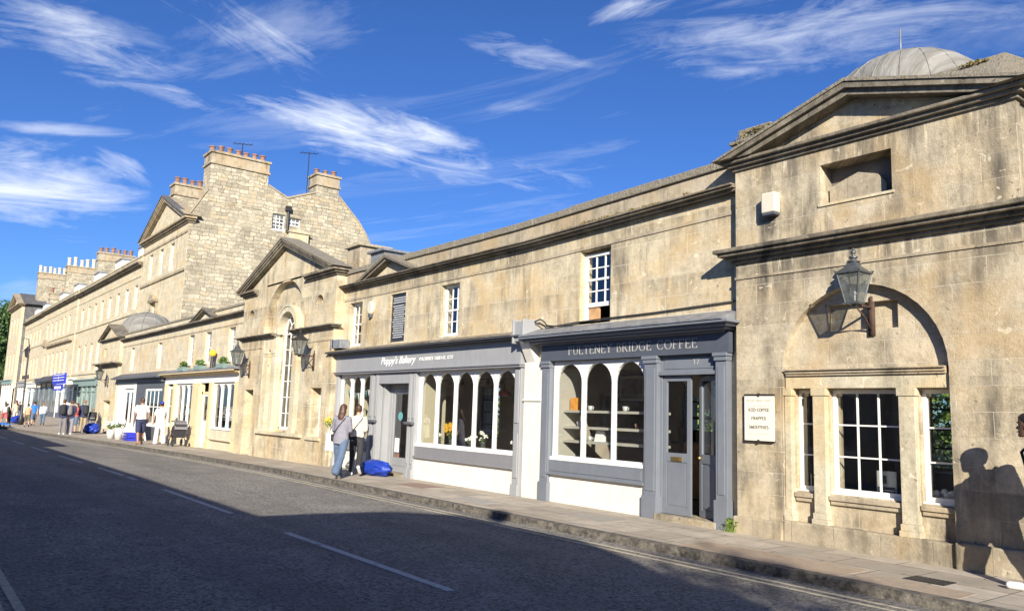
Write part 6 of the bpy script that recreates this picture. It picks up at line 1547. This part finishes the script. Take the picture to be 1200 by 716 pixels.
person(put(-77.5, -1.6), D_(100), 1.72, 'person in a dark top far back by the white shopfronts', WALK, ('c_black', 'short'), ('c_denim', 'trousers'), 'c_black', ('hair_fair', 'short'), 'skin', .022, False, None, fingers=False)
# man entering at the right edge
person((-3.09, -.74, 0), D_(88), 1.77, 'dark haired man with a black rucksack walking in at the right edge', dict(legL=(.22, .1), legR=(-.3, .3), footR=-.45, armL=(-.1, .1, .3, 0), armR=(-.15, .1, .4, 0), lean=.10, headfwd=.07), ('c_white', 'short'), ('c_black', 'trousers'), 'c_shoe', ('hair_dark', 'short'), 'skin_dark', .013, True, ('backpack', 'c_black'))

# ------------------------------------------------------------------ street things
def sack(loc, r, label, seed, mat='bag_blue'):
    random.seed(seed); b = MB()
    b.ball(loc, 1, n=40)
    vs = []
    for v in b.v:
        d = Vector(v)-Vector(loc); f = 1+.22*noise.noise(d*2.2+Vector((seed, 0, 0)))+.13*noise.noise(d*6+Vector((0, seed, 0)))+.06*noise.noise(d*14)
        z = max(-.9, d.z)*r[2]*f; vs.append((loc[0]+d.x*r[0]*f, loc[1]+d.y*r[1]*f, loc[2]+z))
    b.v = vs
    t = thing('sack', label, 'sack', (loc[0], loc[1], loc[2]-r[2]*.8)); b.build('sack', mat, t, smooth=True)
    b = MB(); b.tube([(loc[0]+r[0]*.5, loc[1]-r[1]*.7, loc[2]+r[2]*.2), (loc[0]+r[0]*.7, loc[1]-r[1]*.9, loc[2]+r[2]*.55), (loc[0]+r[0]*.9, loc[1]-r[1]*.5, loc[2]+r[2]*.2)], .015, 6); b.build('handle', mat, t)
sack((-17.75, -.42, .16), (.68, .28, .2), 'low crumpled blue plastic sack on the pavement beneath the bakery door pilaster', 3)
sack((-49.9, -1.0, gz(-50)+.27), (.65, .4, .32), 'bulging blue sack at the corner of the end pavilion', 8)
sack((-72, -2.2, gz(-72)+.3), (.9, .5, .3), 'blue bag on the pavement at the far left', 5)
t = thing('low_table', 'low flat table with a blue cloth by the kerb at the left border', 'table', (-60, -4.2, gz(-60)))
b = MB(); b.box(-63, -59.5, -4.5, -3.9, gz(-60)+.2, gz(-60)+.26); b.build('sheet', 'c_blue', t)
for x in (-62.9, -59.6):
    for y in (-4.45, -3.95):
        b = MB(); b.box(x-.04, x+.04, y-.04, y+.04, gz(-60)-.12, gz(-60)+.2); b.build('leg', 'iron', t)
def fbucket(x, y, label, h=.45):
    z = gz(x); t = thing('flower_bucket', label, 'flower bucket', (x, y, z), 'flower buckets by the white doorway')
    b = MB(); b.lathe([(.15, 0), (.2, h), (.185, h), (.14, .03)], (x, y, z), 16); b.build('bucket', 'zinc', t, smooth=True)
    b = MB(); leafblob(b, (x, y, z+h+.12), (.28, .28, .14), 120, .05); b.build('foliage', 'leaf', t, recalc=False)
    b = MB()
    for k in range(46):
        a = random.uniform(0, 6.28); r = random.random()**.5*.3; b.ball((x+math.cos(a)*r, y+math.sin(a)*r, z+h+.17+random.uniform(0, .2)), .045, n=6)
    b.build('blossoms', 'petal', t)
random.seed(6)
fbucket(-42.2, -1.55, 'zinc bucket of white flowers, left of the pair beside the white doorway'); fbucket(-41.0, -1.45, 'zinc bucket of white flowers, right of the pair beside the white doorway', .55)
t = thing('advertising_board', 'white advertising board standing on the pavement in front of the white doorway', 'board', (-40.5, -.75, gz(-42)))
b = MB(); b.prism([(-.95, gz(-42)), (-.75, gz(-42)+1.05), (-.72, gz(-42)+1.05), (-.90, gz(-42))], -41.0, -40.0, 'x'); b.prism([(-.51, gz(-42)), (-.71, gz(-42)+1.05), (-.68, gz(-42)+1.05), (-.45, gz(-42))], -41.0, -40.0, 'x'); b.build('panel', 'white_paint', t)
t = thing('crate', 'blue plastic crate on the pavement below the white board', 'crate', (-40.0, -1.15, gz(-41)))
b = MB(); z = gz(-41); b.box(-40.5, -39.5, -1.35, -.95, z, z+.04); 
for k in range(3): 
    b.wall(-40.5, -39.5, z+.04+k*.12, z+.13+k*.12, -1.36, -1.33); b.wall(-40.5, -39.5, z+.04+k*.12, z+.13+k*.12, -.97, -.94); b.box(-40.5, -40.47, -1.33, -.97, z+.04+k*.12, z+.13+k*.12); b.box(-39.53, -39.5, -1.33, -.97, z+.04+k*.12, z+.13+k*.12)
b.build('crate_sides', 'bright_blue', t)
# pushchair
x, y = -34.2, -.65; z = gz(x)
t = thing('pushchair', 'dark pushchair with round hood in front of the yellow shop', 'pushchair', (x, y, z))
b = MB()
for k in range(9):
    a0 = PI*.05+PI*.6*k/9; a1 = PI*.05+PI*.6*(k+1)/9
    b.prism([(x+.42*math.cos(a0), z+.62+.42*math.sin(a0)), (x+.42*math.cos(a1), z+.62+.42*math.sin(a1)), (x+.4*math.cos(a1), z+.62+.4*math.sin(a1)), (x+.4*math.cos(a0), z+.62+.4*math.sin(a0))], y-.25, y+.25, 'y')
b.build('hood', 'c_greytr', t)
b = MB(); b.prism([(x-.3, z+.35), (x+.25, z+.35), (x+.4, z+.85), (x+.32, z+.88), (x+.16, z+.45), (x-.3, z+.45)], y-.22, y+.22, 'y'); b.build('seat', 'c_black', t, bevel=.02)
b = MB(); b.tube([(x-.35, y-.24, z+.15), (x+.5, y-.24, z+1.0), (x+.55, y+.24, z+1.0), (x-.35, y+.24, z+.15)], .015, 6); b.tube([(x+.3, y-.24, z+.15), (x-.1, y-.24, z+.5)], .015, 6); b.tube([(x+.3, y+.24, z+.15), (x-.1, y+.24, z+.5)], .015, 6); b.build('frame', 'iron', t)
for dx in (-.35, .32):
    for dy in (-.26, .26):
        b = MB(); b.v = []; b.lathe([(.09, -.02), (.14, -.02), (.14, .02), (.09, .02), (.09, -.02)], (0, 0, 0), 16); b.v = [(x+dx+v[0], y+dy+v[2], z+.142+v[1]) for v in b.v]; b.build('wheel', 'black_paint', t)

# ------------------------------------------------------------------ world, sun, camera
W = bpy.data.worlds.new('World'); sc.world = W; W.use_nodes = True; nt = W.node_tree; T = NT(nt)
bg = nt.nodes['Background']
sunv = Vector((1.35, -1.0, .70)).normalized(); el = math.asin(sunv.z); az = math.atan2(sunv.x, sunv.y)
sky = T.n('ShaderNodeTexSky'); sky.sky_type = 'NISHITA'; sky.sun_disc = False; sky.sun_elevation = el; sky.sun_rotation = az
sky.altitude = 50; sky.air_density = .9; sky.dust_density = .15; sky.ozone_density = 2.5
dirv = T.n('ShaderNodeTexCoord').outputs['Generated']
hsv = T.n('ShaderNodeHueSaturation'); hsv.inputs['Saturation'].default_value = SKYSAT; hsv.inputs['Value'].default_value = SKYVAL; T.l(sky.outputs[0], hsv.inputs['Color'])
skyc = T.mix(1.0, hsv.outputs[0], (.54, .81, 1.32), 'MULTIPLY')
def dotn(v):
    x = T.n('ShaderNodeVectorMath', operation='DOT_PRODUCT'); T.l(dirv, x.inputs[0]); x.inputs[1].default_value = v; return x.outputs['Value']
X, Y, Z = T.sep(dirv)
zz = T.math('MAXIMUM', T.math('ADD', Z, .12), .05)
def cvec(ca, sa, su, sv):   # cloud plane coordinates rotated, stretched along the wind
    px = T.math('DIVIDE', X, zz); py = T.math('DIVIDE', Y, zz)
    u = T.math('ADD', T.math('MULTIPLY', px, ca*su), T.math('MULTIPLY', py, sa*su)); v = T.math('ADD', T.math('MULTIPLY', px, -sa*sv), T.math('MULTIPLY', py, ca*sv))
    return T.comb(u, v, 0)
total = None
for i, (c, u, v, a, wdt, amp, ph) in enumerate(CLOUDS):
    du = T.math('DIVIDE', dotn(u), a); dv = T.math('DIVIDE', dotn(v), wdt)
    pv = T.comb(T.math('ADD', T.math('MULTIPLY', dotn(u), 7.0), T.math('MULTIPLY', dotn(v), 6.0)), T.math('MULTIPLY', dotn(v), 42.0), ph)
    n1 = T.noise(pv, .9, 12, .69, .7)
    pw = T.comb(T.math('MULTIPLY', dotn(u), 4.0), T.math('MULTIPLY', dotn(v), 6.0), ph+3)
    n2 = T.noise(pw, 1.5, 5, .6)
    dv2 = T.math('ADD', dv, T.math('MULTIPLY', T.math('SUBTRACT', n2, .5), 3.0)); du2 = T.math('ADD', du, T.math('MULTIPLY', T.math('SUBTRACT', n2, .5), -1.2))
    r2 = T.math('ADD', T.math('MULTIPLY', du2, du2), T.math('MULTIPLY', dv2, dv2))
    fall = T.math('SUBTRACT', 1.0, T.math('MULTIPLY', r2, .8), clamp=True)
    fr = T.math('GREATER_THAN', dotn(c), .2)
    dens = T.math('MULTIPLY', T.math('ADD', T.math('MULTIPLY', n1, 2.1), T.math('SUBTRACT', T.math('MULTIPLY', fall, .55), 1.27)), 1.05, clamp=True)
    m_ = T.math('MULTIPLY', T.math('MULTIPLY', T.math('MULTIPLY', dens, T.math('POWER', fall, .8)), amp*.95), fr)
    total = m_ if total is None else T.math('ADD', total, m_)
# faint overall cirrus
nf = T.noise(cvec(.9, .43, .55, 2.4), 1.1, 9, .66, .8)
thin = T.math('MULTIPLY', T.ramp(nf, [(.55, 0), (.85, .45)]), 1.0)
tot = T.math('MINIMUM', T.math('ADD', total, thin), .92)
mixc = T.mix(tot, skyc, (8.6, 9.1, 10.0))
T.l(mixc, bg.inputs[0]); bg.inputs[1].default_value = .068
sl = bpy.data.lights.new('sun', 'SUN'); sl.energy = SUNE; sl.angle = math.radians(.53); sl.color = (1, .925, .79)
so = bpy.data.objects.new('sun', sl); COL.objects.link(so); so.rotation_euler = (-sunv).to_track_quat('-Z', 'Y').to_euler(); so.location = (20, -20, 20)
cam = bpy.data.cameras.new('camera'); co = bpy.data.objects.new('camera', cam); COL.objects.link(co); sc.camera = co
cam.sensor_fit = 'HORIZONTAL'; cam.sensor_width = 36; cam.lens = 926/1200*36; cam.clip_start = .05; cam.clip_end = 8000
co.matrix_world = Matrix(CAMM)
sc.view_settings.view_transform = 'Standard'; sc.view_settings.look = 'None'; sc.view_settings.exposure = EXPO; sc.view_settings.gamma = 1; sc.view_settings.use_curve_mapping = False
sc.render.resolution_x = 1024; sc.render.resolution_y = 610
for o in bpy.data.objects:
    if '_w' in o: del o['_w']
